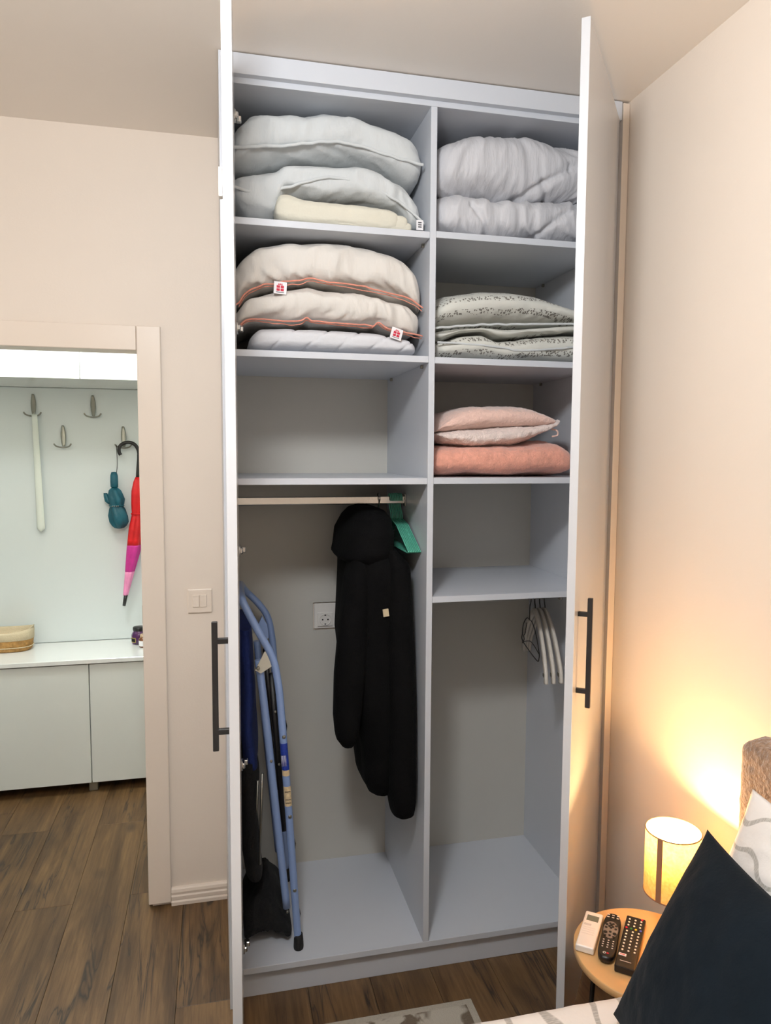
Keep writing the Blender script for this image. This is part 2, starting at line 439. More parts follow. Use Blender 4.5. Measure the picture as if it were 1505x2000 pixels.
MB().box(DX1-.014, DX1-.0125, WY+.002, WY+.02, 1.0, 1.06).build('latch_plate', M['steel'], d)
# moulded baseboard between casing and wardrobe
prof = [(WY, 0), (WY-.016, 0), (WY-.017, .012), (WY-.014, .018), (WY-.015, .02), (WY-.016, .032), (WY-.013, .037), (WY-.0135, .041), (WY-.015, .047), (WY-.013, .056), (WY-.008, .060), (WY, .061)]
struct(MB().prism(prof, 'x', DX1+.0635, -.005).build('baseboard_back', M['trim']))
struct(MB().prism(prof, 'x', LX, DX0-.0635).build('baseboard_left', M['trim']))
rp = [(RX-(WY-a), b) for a, b in prof]
struct(MB().prism(rp, 'y', FY, -.03).build('baseboard_right', M['trim']))

# ------------------------------------------------------------------ wardrobe
XD, XR, D, T = 0.5683, 1.122, 0.5103, .018
ZB, ZT = 0.099, 2.531
wr = thing('wardrobe', (0.57, .25, 0), 'tall white built-in wardrobe with both doors open and bedding on its shelves', 'wardrobe')
MB().box(-.004, .014, -.02, D+.005, 0, 2.598, bev=.0006).build('side_panel', M['lam'], wr)
MB().box(XR, XR+T, 0, D+.005, 0, 2.598, bev=.0006).build('side_panel', M['lam'], wr)
MB().box(XR+T+.003, RX-.001, -.02, .02, 0, 2.594, bev=.0006).build('filler_strip', M['trim'], wr)
MB().box(XD, XD+T, .001, D, ZB, ZT, bev=.0006).build('divider', M['lam'], wr)
MB().box(.014, XR, .0, D, ZT, ZT+T, bev=.0006).build('top_panel', M['lam'], wr)
MB().box(.014, XR+T, -.02, .0, 2.546, 2.597, bev=.0006).build('top_filler', M['lam'], wr)
MB().box(.014, XR, .0, D, ZB-T, ZB, bev=.0006).build('bottom_panel', M['lam'], wr)
MB().box(.014, XR, .018, .036, 0, ZB-T, bev=.0006).build('toe_kick', M['lam'], wr)
# back panel with a cut-out for the socket
SX0, SX1, SZ0, SZ1 = .303, .455, .950, 1.049
m = MB()
m.box(.014, SX0, D, D+.004, ZB-T, ZT+T); m.box(SX1, XR, D, D+.004, ZB-T, ZT+T)
m.box(SX0, SX1, D, D+.004, ZB-T, SZ0); m.box(SX0, SX1, D, D+.004, SZ1, ZT+T)
m.build('back_panel', M['back'], wr)
L1, L2, L3 = 2.1946, 1.8508, 1.5052
R1, R2, R3, R4 = 2.1975, 1.8492, 1.5058, 1.1584
for z in (L1, L2, L3): MB().box(.0145, XD-.0005, .0015, D-.001, z-T, z, bev=.0006).build('shelf', M['lam'], wr)
for z in (R1, R2, R3, R4): MB().box(XD+T+.0005, XR-.0005, .0015, D-.001, z-T, z, bev=.0006).build('shelf', M['lam'], wr)
def pin(x, y, z, sx):
    m = MB(); m.tube([(x, y, z), (x+sx*.008, y, z)], .004, 10); m.box(min(x, x+sx*.007), max(x, x+sx*.007), y-.004, y+.004, z-.001, z+.006)
    m.build('shelf_pin', M['steel'], wr)
for z in (L1, L2): pin(XD, .06, z-T-.007, -1); pin(XD, .44, z-T-.007, -1)
for z in (R1, R2, R3): pin(XR, .06, z-T-.007, -1); pin(XR, .44, z-T-.007, -1)
# rails
def rail(x0, x1, y, z):
    m = MB()
    ring = lambda x: [(x, y+.0075*c, z+s) for c, s in [(-1, -.010), (-.6, -.0125), (.6, -.0125), (1, -.010), (1, .010), (.6, .0125), (-.6, .0125), (-1, .010)]]
    m.rings([ring(x0), ring(x1)], smooth=False); m.build('hanging_rail', M['chrome'], wr)
    for x, s in ((x0, 1), (x1, -1)):
        MB().box(min(x, x+s*.006), max(x, x+s*.006), y-.013, y+.013, z-.02, z+.02, bev=.002).build('rail_socket', M['chrome'], wr)
rail(.015, XD-.0005, .25, 1.427); rail(XD+T+.0005, XR-.0005, .25, 1.098)

# doors: built in local frame (hinge at origin, u = along door towards free edge, outer = +n)
def door(hinge, free_dir, outer, z0, z1, wd, hz, tag_left):
    u = Vector((free_dir[0], free_dir[1], 0)).normalized(); n = Vector((outer[0], outer[1], 0)).normalized()
    mt = Matrix(((u.x, n.x, 0, hinge[0]), (u.y, n.y, 0, hinge[1]), (0, 0, 1, 0), (0, 0, 0, 1)))
    dr = MB().box(0, wd, -.02, 0, z0, z1, bev=.0012, seg=2).build('door', M['doorw'], wr, m=mt)
    m = MB(); hu = wd-.052
    m.box(hu-.0055, hu+.0055, .022, .034, hz-.135, hz+.135, bev=.001)
    for z in (hz-.095, hz+.095): m.box(hu-.0055, hu+.0055, .0, .024, z-.0055, z+.0055, bev=.0008)
    m.build('handle', M['black'], dr, m=mt)
    for z in (.19, .72, 1.313, 1.90, 2.433):
        m = MB(); m.tube([(.022, -.0195, z), (.022, -.024, z)], .0165, 18)
        m.box(.004, .035, -.031, -.0215, z-.008, z+.008, bev=.003)
        m.box(-.006, .012, -.038, -.022, z-.007, z+.007, bev=.002)
        m.build('hinge', M['chrome'], dr, m=mt)
    return dr, mt
aL = math.radians(91.9)
dl, mtl = door((.0145, -.012), (math.cos(aL), -math.sin(aL)), (-math.sin(aL), -math.cos(aL)), .10, 2.543, .55, 1.097, True)
MB().box(.515, .535, .0005, .008, 2.06, 2.115, bev=.002, seg=2).build('white_pad', M['white'], dl, m=mtl)  # small raised white block on the outer face near the free edge
eR = Vector((.797-1.131, -.46+.0225, 0)).normalized()
door((1.131, -.0225), (eR.x, eR.y), (-eR.y, eR.x), .10, 2.543, .55, 1.095, False)
# plates on the left side panel for the hinges
for z in (.19, .72, 1.313, 1.90, 2.433):
    m = MB(); m.box(.0142, .0175, .012, .036, z-.026, z+.026, bev=.001); m.box(.0165, .026, .006, .05, z-.007, z+.007, bev=.002)
    m.build('hinge_plate', M['chrome'], wr)

# socket in the back of the wardrobe
so = thing('wall_socket', (.38, WY, 1.0), 'white earthed wall socket showing through the wardrobe back beside the black coat', 'socket')
m = MB(); m.box(SX0+.004, SX1-.004, D+.002, WY-.0005, SZ0+.004, SZ1-.004, bev=.002); m.build('frame', M['white'], so)
m = MB(); m.box(.319, .373, D-.003, D+.003, .963, 1.011, bev=.001)
m.build('insert', M['white'], so)
m = MB()
rg = []
for r, y in ((.021, D-.0035), (.021, D-.0055), (.0185, D-.0055), (.0175, D-.0032)):
    rg.append([(.346+r*math.cos(2*PI*k/28), y, .987+r*math.sin(2*PI*k/28)) for k in range(28)])
m.rings(rg); m.build('socket_ring', M['white'], so)
m = MB()
for dx in (-.0095, .0095): m.tube([(.346+dx, D-.003, .987), (.346+dx, D-.0042, .987)], .0028, 10)
m.box(.343, .349, D-.0045, D-.003, .967, .973); m.box(.343, .349, D-.0045, D-.003, 1.001, 1.007)
m.build('contact', M['dark'], so)

# ------------------------------------------------------------------ light switch
sw = thing('light_switch', (-.083, WY, 1.07), 'white double rocker light switch on the cream wall beside the doorway', 'switch')
MB().box(-.124, -.043, WY-.009, WY-.0005, 1.03, 1.112, bev=.003, seg=2).build('frame', M['trim'], sw)
for x in (-.1075, -.0835):
    MB().box(x, x+.0228, WY-.013, WY-.007, 1.05, 1.092, bev=.0015).build('rocker', M['trim'], sw)

# ------------------------------------------------------------------ soft goods
def nz(x, y, z): return noise.noise(Vector((x, y, z)))
def smooth_interp(xs, kx, kv):
    v = np.interp(xs, kx, kv)
    k = np.array([1, 2, 3, 2, 1.])/9
    p = np.pad(v, 2, mode='edge')
    return np.convolve(p, k, 'valid')
def soft(name, top, bot, y0, y1, matl, parent=None, n=2.8, nx=120, nt=84, disp=None, endk=14, clamp=None, yfront=None):
    """cushion/duvet lying on a shelf: outline top/bot as (x,z) keys, folded in y between y0 and y1"""
    x0 = min(top[0][0], bot[0][0]); x1 = max(top[-1][0], bot[-1][0])
    s = np.sin(np.linspace(-PI/2, PI/2, nx)*.985)/math.sin(PI/2*.985)
    s = .5*s+.5*np.linspace(-1, 1, nx)
    xs = (x0+x1)/2+s*(x1-x0)/2
    zt = smooth_interp(xs, [p[0] for p in top], [p[1] for p in top])
    zb = smooth_interp(xs, [p[0] for p in bot], [p[1] for p in bot])
    bm = bmesh.new(); uvl = bm.loops.layers.uv.new('UVMap'); R = []; UV = []
    for i in range(nx):
        e = max(0., 1-abs(s[i])**endk)**(1/2.6)
        zc, b = (zt[i]+zb[i])/2, max(.0008, (zt[i]-zb[i])/2*e)
        y00 = y0+(yfront(xs[i]) if yfront else 0)
        yc, a = (y00+y1)/2, (y1-y00)/2*(.88+.12*e)*max(e, .05)**.35
        ring = []; uvr = []
        for j in range(nt):
            th = 2*PI*j/nt
            c, q = math.cos(th), math.sin(th)
            # theta 0 = front (-y), pi/2 = top
            yy = -math.copysign(abs(c)**(2/n), c); zz = math.copysign(abs(q)**(2/n), q)
            p = Vector((xs[i], yc+a*yy, zc+b*zz))
            nn = Vector((0, -c/ max(a, .01), q/max(b, .01))).normalized()
            if disp: p += nn*disp(xs[i], th, p, e)
            if clamp:
                p = Vector((min(max(p.x, clamp[0]), clamp[1]), min(max(p.y, clamp[2]), clamp[3]), min(max(p.z, clamp[4]), clamp[5])))
            ring.append(bm.verts.new(p)); uvr.append((xs[i], (p.z-zc)+ (0 if q < 0 else 1)*max(0, p.y-y00-.03)*.8))
        R.append(ring); UV.append(uvr)
    for i in range(nx-1):
        for j in range(nt):
            k = (j+1) % nt
            f = bm.faces.new((R[i][j], R[i][k], R[i+1][k], R[i+1][j])); f.smooth = True
            for l, uvv in zip(f.loops, (UV[i][j], UV[i][k], UV[i+1][k], UV[i+1][j])): l[uvl].uv = uvv
    for q in (R[0], list(reversed(R[-1]))):
        f = bm.faces.new(q); f.smooth = True
    bmesh.ops.recalc_face_normals(bm, faces=bm.faces[:])
    me = bpy.data.meshes.new(name); bm.to_mesh(me); bm.free(); me.materials.append(matl)
    o = bpy.data.objects.new(name, me); COL.objects.link(o)
    if parent is not None: o.parent = parent; o.matrix_parent_inverse = Matrix.Translation(parent.location).inverted()
    return o

def folds(A, fx, ft, seed, seam=None, low=.006, tilt=0.):
    """ridged creases across the cloth plus broad lumps; seam: theta about which creases gather"""
    def f(x, th, p, e):
        h = low*nz(x*7+seed, math.cos(th)*1.4+seed, math.sin(th)*1.4)
        w = nz(x*3+seed*2, math.cos(th)*.8, math.sin(th)*.8+seed)*.9
        r = 1-2.2*abs(nz(x*fx+w*2.0+tilt*math.sin(th)+seed, math.cos(th)*ft, math.sin(th)*ft+seed))
        g = 1.
        if seam is not None:
            dth = abs((th-seam+PI) % (2*PI)-PI); g = .25+1.0*math.exp(-(dth/.55)**2)
        r2 = 1-2*abs(nz(x*fx*2.3+w*3+seed, math.cos(th)*ft*1.7+3, math.sin(th)*ft*1.7))
        return h+A*g*(max(r, -.4)*.7+r2*.3)*min(1, e*1.5)
    return f
def front_line(name, pts, y, r, matl, parent, wob=.0015, seed=0):
    P = catmull([(x, y, z) for x, z in pts], 8)
    P = [p+Vector((0, wob*nz(p.x*30, seed, 0), wob*nz(p.x*40, 5, seed))) for p in P]
    return MB().tube(P, r, 8).build(name, matl, parent)

CL = lambda z0, z1: (.0275, .5665, .012, .505, z0+.001, z1)
CR = lambda z0, z1: (.5885, 1.1200, .012, .505, z0+.001, z1)

# --- top left: two white pillows and a rolled cream sheet
t = thing('pillow', (.3, .25, 2.345), 'big white pillow on top of the pile on the upper left shelf', 'pillow', None)
soft('pillow_body', [(.02, 2.43), (.047, 2.458), (.081, 2.493), (.149, 2.509), (.219, 2.508), (.289, 2.526), (.361, 2.522), (.434, 2.503), (.523, 2.470), (.555, 2.450), (.566, 2.43)],
     [(.02, 2.335), (.045, 2.344), (.12, 2.363), (.203, 2.381), (.288, 2.392), (.374, 2.394), (.462, 2.367), (.522, 2.344), (.566, 2.338)], .035, .47, M['cotton'], t, n=3.0, disp=folds(.011, 11, 1.6, 3.1, 0.1, .008), clamp=CL(2.2, 2.53))
front_line('seam', [(.03, 2.381), (.12, 2.393), (.174, 2.400), (.285, 2.421), (.37, 2.419), (.457, 2.401), (.556, 2.384)], .032, .0045, M['cotton'], t, .003, 2)
t = thing('pillow', (.3, .25, 2.1956), 'flattened white pillow bulging over the cream roll, under the topmost pillow', 'pillow', None)
soft('pillow_body', [(.02, 2.325), (.045, 2.335), (.12, 2.355), (.203, 2.374), (.288, 2.385), (.374, 2.387), (.462, 2.36), (.522, 2.335), (.55, 2.30), (.566, 2.245)],
     [(.02, 2.25), (.05, 2.215), (.07, 2.198), (.13, 2.198), (.152, 2.215), (.165, 2.275), (.23, 2.275), (.36, 2.275), (.5, 2.255), (.525, 2.20), (.566, 2.198)], .04, .47, M['cotton'], t, n=3.0, disp=folds(.010, 11, 1.6, 7.7, 0.1, .006), clamp=CL(2.1946, 2.4))
front_line('seam', [(.025, 2.285), (.08, 2.272), (.14, 2.281), (.2, 2.302), (.28, 2.327), (.36, 2.325), (.44, 2.302), (.51, 2.265), (.56, 2.225)], .036, .0042, M['cotton'], t, .003, 4)
lb = MB().box(.536, .556, .028, .031, 2.205, 2.232, m=None).build('care_label', M['tagw'], t)
m = MB()
for z in (2.225, 2.219, 2.213): m.box(.541, .551, .0272, .0285, z-.0015, z+.0015)
m.build('print', M['ink'], lb)
t = thing('rolled_sheet', (.33, .06, 2.1946), 'rolled cream cotton sheet at the front edge of the top left shelf', 'sheet')
def sheet_d(x, th, p, e): return .0035*nz(x*6, math.cos(th)*2, math.sin(th)*2+9)+.0016*nz(x*40, th*3, 2)
soft('roll', [(.140, 2.255), (.150, 2.277), (.173, 2.275), (.205, 2.266), (.228, 2.261), (.36, 2.260), (.478, 2.254), (.488, 2.250)], [(.140, 2.197), (.488, 2.197)], .016, .10, M['cream'], t, n=3, nx=70, nt=48, disp=sheet_d, endk=14, clamp=CL(2.1946, 2.4))
soft('inner_roll', [(.30, 2.249), (.505, 2.243), (.512, 2.236)], [(.30, 2.197), (.512, 2.197)], .020, .09, M['cream'], t, n=3, nx=40, nt=36, disp=sheet_d, endk=20, clamp=CL(2.1946, 2.4))
soft('inner_roll', [(.30, 2.226), (.520, 2.224), (.524, 2.220)], [(.30, 2.197), (.524, 2.197)], .022, .08, M['cream'], t, n=3, nx=40, nt=36, disp=sheet_d, endk=20, clamp=CL(2.1946, 2.4))

# --- second left: two coral-piped duvets and a quilted pad
pipe1 = [(.025, 1.966), (.043, 1.978), (.061, 2.006), (.102, 2.027), (.171, 2.042), (.212, 2.048), (.236, 2.055), (.283, 2.048), (.369, 2.043), (.457, 2.027), (.516, 2.016), (.559, 1.99)]
pipe2 = [(.025, 1.905), (.043, 1.917), (.074, 1.936), (.17, 1.935), (.21, 1.938), (.226, 1.947), (.243, 1.940), (.283, 1.937), (.398, 1.934), (.415, 1.935), (.428, 1.942), (.457, 1.928), (.558, 1.911)]
def swiss_tag(p, x, y, z, rot, sc=1.):
    mt = Matrix.Translation((x, y, z)) @ Matrix.Rotation(rot, 4, 'Y') @ Matrix.Rotation(math.radians(-8), 4, 'X') @ Matrix.Scale(sc, 4)
    lb = MB().box(-.0165, .0165, -.001, .001, -.032, 0).build('brand_label', M['tagw'], p, m=mt)
    m = MB()
    for dx in (-.0052, .0052):
        for z0 in (-.0135, -.0215):
            m.box(dx-.0042, dx+.0042, -.0018, -.0008, z0-.0032, z0+.0032)
    for q in (-.004, 0, .004): m.box(q-.0009, q+.0009, -.0018, -.0008, -.0078, -.0045)
    m.box(-.006, .006, -.0018, -.0008, -.0088, -.0074)
    m.build('red_cross_print', M['red'], lb, m=mt)
    m = MB(); m.box(-.010, .010, -.0018, -.0008, -.0285, -.0272)
    m.build('small_print', M['ink'], lb, m=mt)
dz = lambda pts, d: [(x, z+d) for x, z in pts]
t = thing('duvet', (.3, .25, 1.99), 'cream duvet with coral piping, the puffier upper one on the second left shelf', 'duvet')
soft('duvet_body', [(.02, 2.085), (.044, 2.109), (.091, 2.146), (.175, 2.164), (.289, 2.172), (.436, 2.163), (.50, 2.140), (.54, 2.10), (.558, 2.056), (.5655, 1.998)], dz(pipe1, -.004), .03, .485, M['ivory'], t, n=3.3, disp=folds(.015, 13, 1.1, 1.3, -.35, .006), clamp=CL(1.9, 2.176))
front_line('piping', pipe1, .034, .0024, M['pipe'], t, .003, 1)
front_line('lower_piping', [(x, z-.006-.003*math.sin(x*40)) for x, z in pipe1[1:]], .044, .0014, M['pipe'], t, .003, 8)
swiss_tag(t, .154, .024, 2.038, math.radians(4), 1.05)
t = thing('duvet', (.3, .25, 1.93), 'cream duvet with coral piping, squeezed under the puffier one', 'duvet')
soft('duvet_body', dz(pipe1, -.011), dz(pipe2, .001), .026, .485, M['ivory'], t, n=3.2, disp=folds(.013, 13, 1.1, 5.9, -.2, .004), clamp=CL(1.852, 2.06))
front_line('piping', pipe2, .030, .0023, M['pipe'], t, .003, 3)
front_line('lower_piping', [(x, z-.005-.003*math.sin(x*37+1)) for x, z in pipe2[1:]], .042, .0014, M['pipe'], t, .003, 6)
swiss_tag(t, .482, .020, 1.927, math.radians(16), 1.)
t = thing('mattress_pad', (.3, .25, L2), 'folded white quilted pad at the bottom of the second left shelf', 'quilt')
def quilt_d(x, th, p, e):
    g = 0
    for x0 in (.15, .24, .33, .42, .51):
        dd = abs((x-x0)-(p.z-1.88)*1.25)
        g -= .004*math.exp(-(dd/.004)**2)
    return g+.002*nz(x*20, th*2, 1)
soft('pad', [(.07, 1.90), (.10, 1.922), (.171, 1.926), (.284, 1.928), (.43, 1.924), (.52, 1.907), (.548, 1.893)], [(.07, 1.853), (.548, 1.853)], .024, .48, M['quilt'], t, n=3.2, disp=quilt_d, endk=22, clamp=CL(1.8508, 1.96))

# --- top right: grey-white comforter folded in two
def comf_d(lines, seed):
    f0 = folds(.010, 17, .7, seed, None, .007, .7)
    def f(x, th, p, e):
        g = f0(x, th, p, e)
        for (ax, az, bx, bz) in lines:
            dx, dzz = bx-ax, bz-az; L2_ = dx*dx+dzz*dzz
            tt = max(0, min(1, ((x-ax)*dx+(p.z-az)*dzz)/L2_))
            dd = math.hypot(x-ax-tt*dx, p.z-az-tt*dzz)
            if p.y < .25: g -= .011*math.exp(-(dd/.007)**2)
        return g
    return f
t = thing('comforter', (.85, .25, R1), 'puffy grey-white comforter folded double on the top right shelf', 'comforter')
mid = [(.59, 2.318), (.664, 2.326), (.757, 2.321), (.836, 2.321), (.916, 2.322), (1.021, 2.338), (1.119, 2.345)]
soft('upper_fold', [(.59, 2.44), (.606, 2.463), (.635, 2.478), (.657, 2.480), (.675, 2.484), (.718, 2.502), (.765, 2.508), (.797, 2.506), (.877, 2.514), (.958, 2.500), (1.008, 2.494), (1.041, 2.504), (1.119, 2.50)], dz(mid, -.002), .022, .49, M['comf'], t, n=3.1, nx=170, nt=110, disp=comf_d([(.83, 2.322, 1.0, 2.41), (1.0, 2.41, 1.1, 2.47), (.915, 2.37, .955, 2.325)], 2.2), clamp=CR(2.2, 2.53))
soft('lower_fold', dz(mid, .004), [(.59, 2.2), (1.119, 2.2)], .022, .49, M['comf'], t, n=3.0, nx=170, nt=110, disp=comf_d([(.70, 2.29, .76, 2.205), (.88, 2.2, 1.05, 2.33)], 8.2), clamp=CR(2.1975, 2.36))

# --- second right: floral quilts
t = thing('floral_quilt', (.85, .25, 1.92), 'white quilt with rows of small grey flowers, upper of the two', 'quilt')
fb = [(.59, 1.915), (.624, 1.906), (.678, 1.928), (.748, 1.936), (.790, 1.92), (.828, 1.917), (.925, 1.934), (1.021, 1.946), (1.119, 1.95)]
fm = [(.595, 1.935), (.67, 1.944), (.748, 1.952), (.828, 1.956), (1.02, 1.966), (1.118, 1.968)]
soft('upper_layer', [(.59, 2.0), (.607, 2.029), (.65, 2.052), (.761, 2.072), (.842, 2.075), (.924, 2.064), (.99, 2.043), (1.043, 2.02), (1.119, 2.0)], fm, .030, .48, M['floral'], t, n=2.2, disp=folds(.004, 16, 1.2, 4.4, -.3, .004), clamp=CR(1.85, 2.17))
soft('lower_layer', dz(fm, -.006), fb, .040, .48, M['floral'], t, n=2.4, disp=folds(.005, 10, 1.2, 9.4, None, .005), clamp=CR(1.85, 2.17))
front_line('piping', fm, .032, .0035, M['cotton'], t, .002, 3)
t = thing('floral_quilt', (.85, .25, R2), 'white floral quilt lying on the shelf, crumpled under the upper one', 'quilt')
soft('quilt_body', dz(fb, -.004), [(.59, 1.852), (1.119, 1.852)], .026, .48, M['floral'], t, n=2.8, disp=folds(.006, 13, 1.2, 6.6, None, .004), clamp=CR(1.8492, 1.97))
front_line('piping', [(.60, 1.894), (.7, 1.892), (.8, 1.886), (.84, 1.880), (.92, 1.884), (1.02, 1.895), (1.11, 1.905)], .021, .003, M['cotton'], t, .002, 5)

# --- third right: two plush cushions
def fuzz(A, seed, low=.006):
    def f(x, th, p, e): return low*nz(x*8+seed, math.cos(th)*1.5, math.sin(th)*1.5+seed)+A*nz(x*110, p.y*110, p.z*110+seed)+.0022*(1-2*abs(nz(x*16+seed, th*1.6, 3)))
    return f
t = thing('plush_cushion', (.82, .2, 1.59), 'small pale pink fleece cushion lying on the peach one', 'cushion')
soft('pink_face', [(.612, 1.640), (.63, 1.675), (.663, 1.700), (.735, 1.722), (.849, 1.725), (.916, 1.716), (.975, 1.69), (1.012, 1.676)], [(.612, 1.634), (.70, 1.640), (.80, 1.648), (.92, 1.655), (1.012, 1.668)], .045, .42, M['pinkw'], t, n=2.7, disp=fuzz(.002, 1), endk=9, clamp=CR(1.5, 1.8))
soft('white_face', [(.612, 1.640), (.66, 1.645), (.70, 1.65), (.80, 1.660), (.92, 1.668), (.99, 1.680), (1.022, 1.688)], [(.612, 1.628), (.641, 1.608), (.737, 1.593), (.852, 1.600), (.918, 1.618), (.984, 1.648), (1.022, 1.672)], .042, .42, M['fluff'], t, n=2.7, disp=fuzz(.0035, 5), endk=10, clamp=CR(1.5, 1.8))
MB().tube(catmull([(.985, .07, 1.652), (1.0, .065, 1.648), (1.002, .065, 1.634), (.986, .07, 1.630)], 6), .0025, 8).build('loop_label', M['pinkw'], t)
t = thing('plush_cushion', (.82, .2, R3), 'peach plush cushion lying flat on the third right shelf', 'cushion')
soft('cushion_body', [(.592, 1.575), (.62, 1.600), (.70, 1.604), (.85, 1.604), (.948, 1.618), (1.0, 1.618), (1.040, 1.600), (1.054, 1.57)], [(.592, 1.508), (1.054, 1.508)], .025, .45, M['peach'], t, n=2.7, disp=fuzz(.0025, 9), clamp=CR(1.5058, 1.7))

# ------------------------------------------------------------------ black coat on its hanger
t = thing('coat', (.46, .25, 1.43), 'long black hooded coat hanging from the left wardrobe rail', 'coat')
def loft(rows, fold, seed, nt=44):
    """rows: (z, xl, xr, yf, yb)"""
    R = []; K = np.array(rows); zs = np.linspace(K[0, 0], K[-1, 0], 60)
    o = np.argsort(K[:, 0])
    for i, z in enumerate(zs):
        xl, xr, yf, yb = [float(np.interp(z, K[o, 0], K[o, c])) for c in (1, 2, 3, 4)]
        ring = []
        for j in range(nt):
            a = 2*PI*j/nt; c, q = math.cos(a), math.sin(a)
            fx = math.copysign(abs(c)**.8, c); fy = math.copysign(abs(q)**.8, q)
            k = 1+fold*nz(math.cos(a)*3+seed, math.sin(a)*3, z*2.5+seed)
            ring.append(((xl+xr)/2+(xr-xl)/2*fx*k, (yf+yb)/2+(yb-yf)/2*fy*k, z))
        R.append(ring)
    return R
MB().rings(loft([(1.385, .43, .47, .2, .3), (1.36, .40, .49, .12, .38), (1.29, .375, .500, .07, .44), (1.24, .36, .535, .05, .46), (1.2, .358, .545, .05, .46), (1.0, .345, .548, .06, .46), (.8, .37, .548, .06, .45), (.66, .405, .545, .07, .44), (.55, .415, .520, .08, .40), (.515, .43, .512, .10, .36), (.505, .45, .50, .14, .30)], .10, 1)).build('coat_body', M['coat'], t)
MB().rings(loft([(1.29, .46, .500, .06, .25), (1.24, .462, .545, .04, .22), (1.0, .465, .556, .03, .2), (.8, .472, .560, .02, .18), (.6, .478, .562, .02, .17), (.51, .482, .562, .025, .16), (.475, .488, .558, .035, .15), (.460, .505, .545, .06, .13)], .02, 5)).build('sleeve', M['coat'], t)
MB().rings(loft([(1.33, .385, .44, .08, .20), (1.2, .345, .42, .05, .18), (1.07, .328, .42, .05, .17), (.91, .314, .41, .05, .17), (.78, .312, .395, .05, .17), (.72, .318, .385, .055, .16), (.695, .335, .37, .07, .15)], .08, 8, 30)).build('sleeve', M['coat'], t)
MB().rings(loft([(1.411, .41, .455, .16, .32), (1.402, .388, .480, .10, .38), (1.378, .368, .498, .06, .42), (1.335, .345, .506, .04, .44), (1.28, .338, .507, .04, .44), (1.263, .331, .507, .05, .42), (1.25, .345, .507, .06, .40)], .07, 12)).build('hood', M['coat'], t)
MB().box(.484, .501, .0, .006, -.011, .011, m=None).build('patch', M['linen'], t, m=Matrix.Translation((-.027, .055, 1.036)) @ Matrix.Rotation(math.radians(-8), 4, 'Y') @ Matrix.Translation((-.0, 0, .07*0)))
MB().tube(catmull([(.478, .25, 1.40), (.480, .243, 1.418), (.480, .230, 1.432), (.480, .237, 1.446), (.480, .255, 1.449), (.480, .266, 1.442), (.480, .266, 1.43)], 6), .0022, 8).build('hanger_hook', M['chrome'], t)

# ------------------------------------------------------------------ mint hangers
def hanger_mesh(half, depth, r, mtl, flat=1.):
    """hanger in the local yz plane, rail centre at origin"""
    P = [(0, 0, -.062), (0, .002, -.04), (0, .012, -.025)]
    for k in range(10):
        a = math.radians(-40+k*27); P.append((0, .016*math.cos(a), .004+.016*math.sin(a)))
    hook = MB().tube(catmull(P, 3), r, 8)
    Q = [(0, 0, -.062), (0, -half*.35, -.075), (0, -half*.92, -.062-depth*.85), (0, -half, -.062-depth*.95), (0, -half*.93, -.062-depth), (0, 0, -.062-depth), (0, half*.93, -.062-depth), (0, half, -.062-depth*.95), (0, half*.92, -.062-depth*.85), (0, half*.35, -.075)]
    P2 = []
    for i in range(len(Q)):
        a, b = Vector(Q[i]), Vector(Q[(i+1) % len(Q)])
        for k in range(4): P2.append(a.lerp(b, k/4))
    body = MB().tube(P2, r*1.1, 8, closed=True)
    return hook, body
h, b = hanger_mesh(.195, .085, .0021, None)
h0 = thing('clothes_hanger', (.517, .25, 1.427), 'thin mint green plastic hanger bunched on the rail right of the coat', 'hanger', 'mint hangers on the left rail')
hm = h.build('hook', M['mint'], None); bm_ = b.build('frame', M['mint'], None)
for c in (hm, bm_): c.parent = h0
def copy_tree(o, loc, rz=0, ry=0):
    c = o.copy(); COL.objects.link(c); c.location = loc; c.rotation_euler = (0, ry, rz)
    for ch in o.children:
        d_ = ch.copy(); COL.objects.link(d_); d_.parent = c
    return c
for i in range(1, 8): copy_tree(h0, (.517+.0052*i, .25, 1.427), 0, math.radians(-1.2*0))
ORD = ['leftmost', 'second from the left', 'third from the left', 'fourth from the left', 'fourth from the right', 'third from the right', 'second from the right', 'rightmost']
for i, o in enumerate([h0]+[q for q in bpy.data.objects if q.name.startswith('clothes_hanger') and q is not h0]):
    o.rotation_euler = (0, math.radians(-4.5), 0)
    o['label'] = ORD[i]+' of the eight thin mint green hangers right of the coat'

# ------------------------------------------------------------------ right rail: three pale hangers, one black wire hanger
def wood_hanger():
    P = [(0, 0, -.055), (0, .002, -.04), (0, .012, -.025)]
    for k in range(10):
        a = math.radians(-40+k*27); P.append((0, .016*math.cos(a), .004+.016*math.sin(a)))
    hook = MB().tube(catmull(P, 3), .0019, 8)
    path = catmull([(0, -.20, -.245), (0, -.185, -.20), (0, -.12, -.125), (0, -.05, -.075), (0, 0, -.058), (0, .05, -.075), (0, .12, -.125), (0, .185, -.20), (0, .20, -.245)], 5)
    body = MB()
    rg = []
    for i, p in enumerate(path):
        a = path[max(0, i-1)]; c = path[min(len(path)-1, i+1)]; tt = (c-a).normalized(); nn = Vector((0, -tt.z, tt.y))
        rg.append([p+Vector((sx*.0055, 0, 0))+nn*sn*.0125 for sx, sn in [(-1, -.7), (-.6, -1), (.6, -1), (1, -.7), (1, .7), (.6, 1), (-.6, 1), (-1, .7)]])
    body.rings(rg)
    clip = MB(); clip.box(-.007, .007, -.196, -.178, -.226, -.215, bev=.001)
    return hook, body, clip
hk, bd, cp = wood_hanger()
g0 = thing('clothes_hanger', (1.028, .25, 1.098), 'pale wooden hanger in the bunch of three at the right end of the rail', 'hanger', 'pale wooden hangers on the right rail')
for o in (hk.build('hook', M['blackpl']), bd.build('hanger_arm', M['hangw']), cp.build('clip', M['steel'])): o.parent = g0
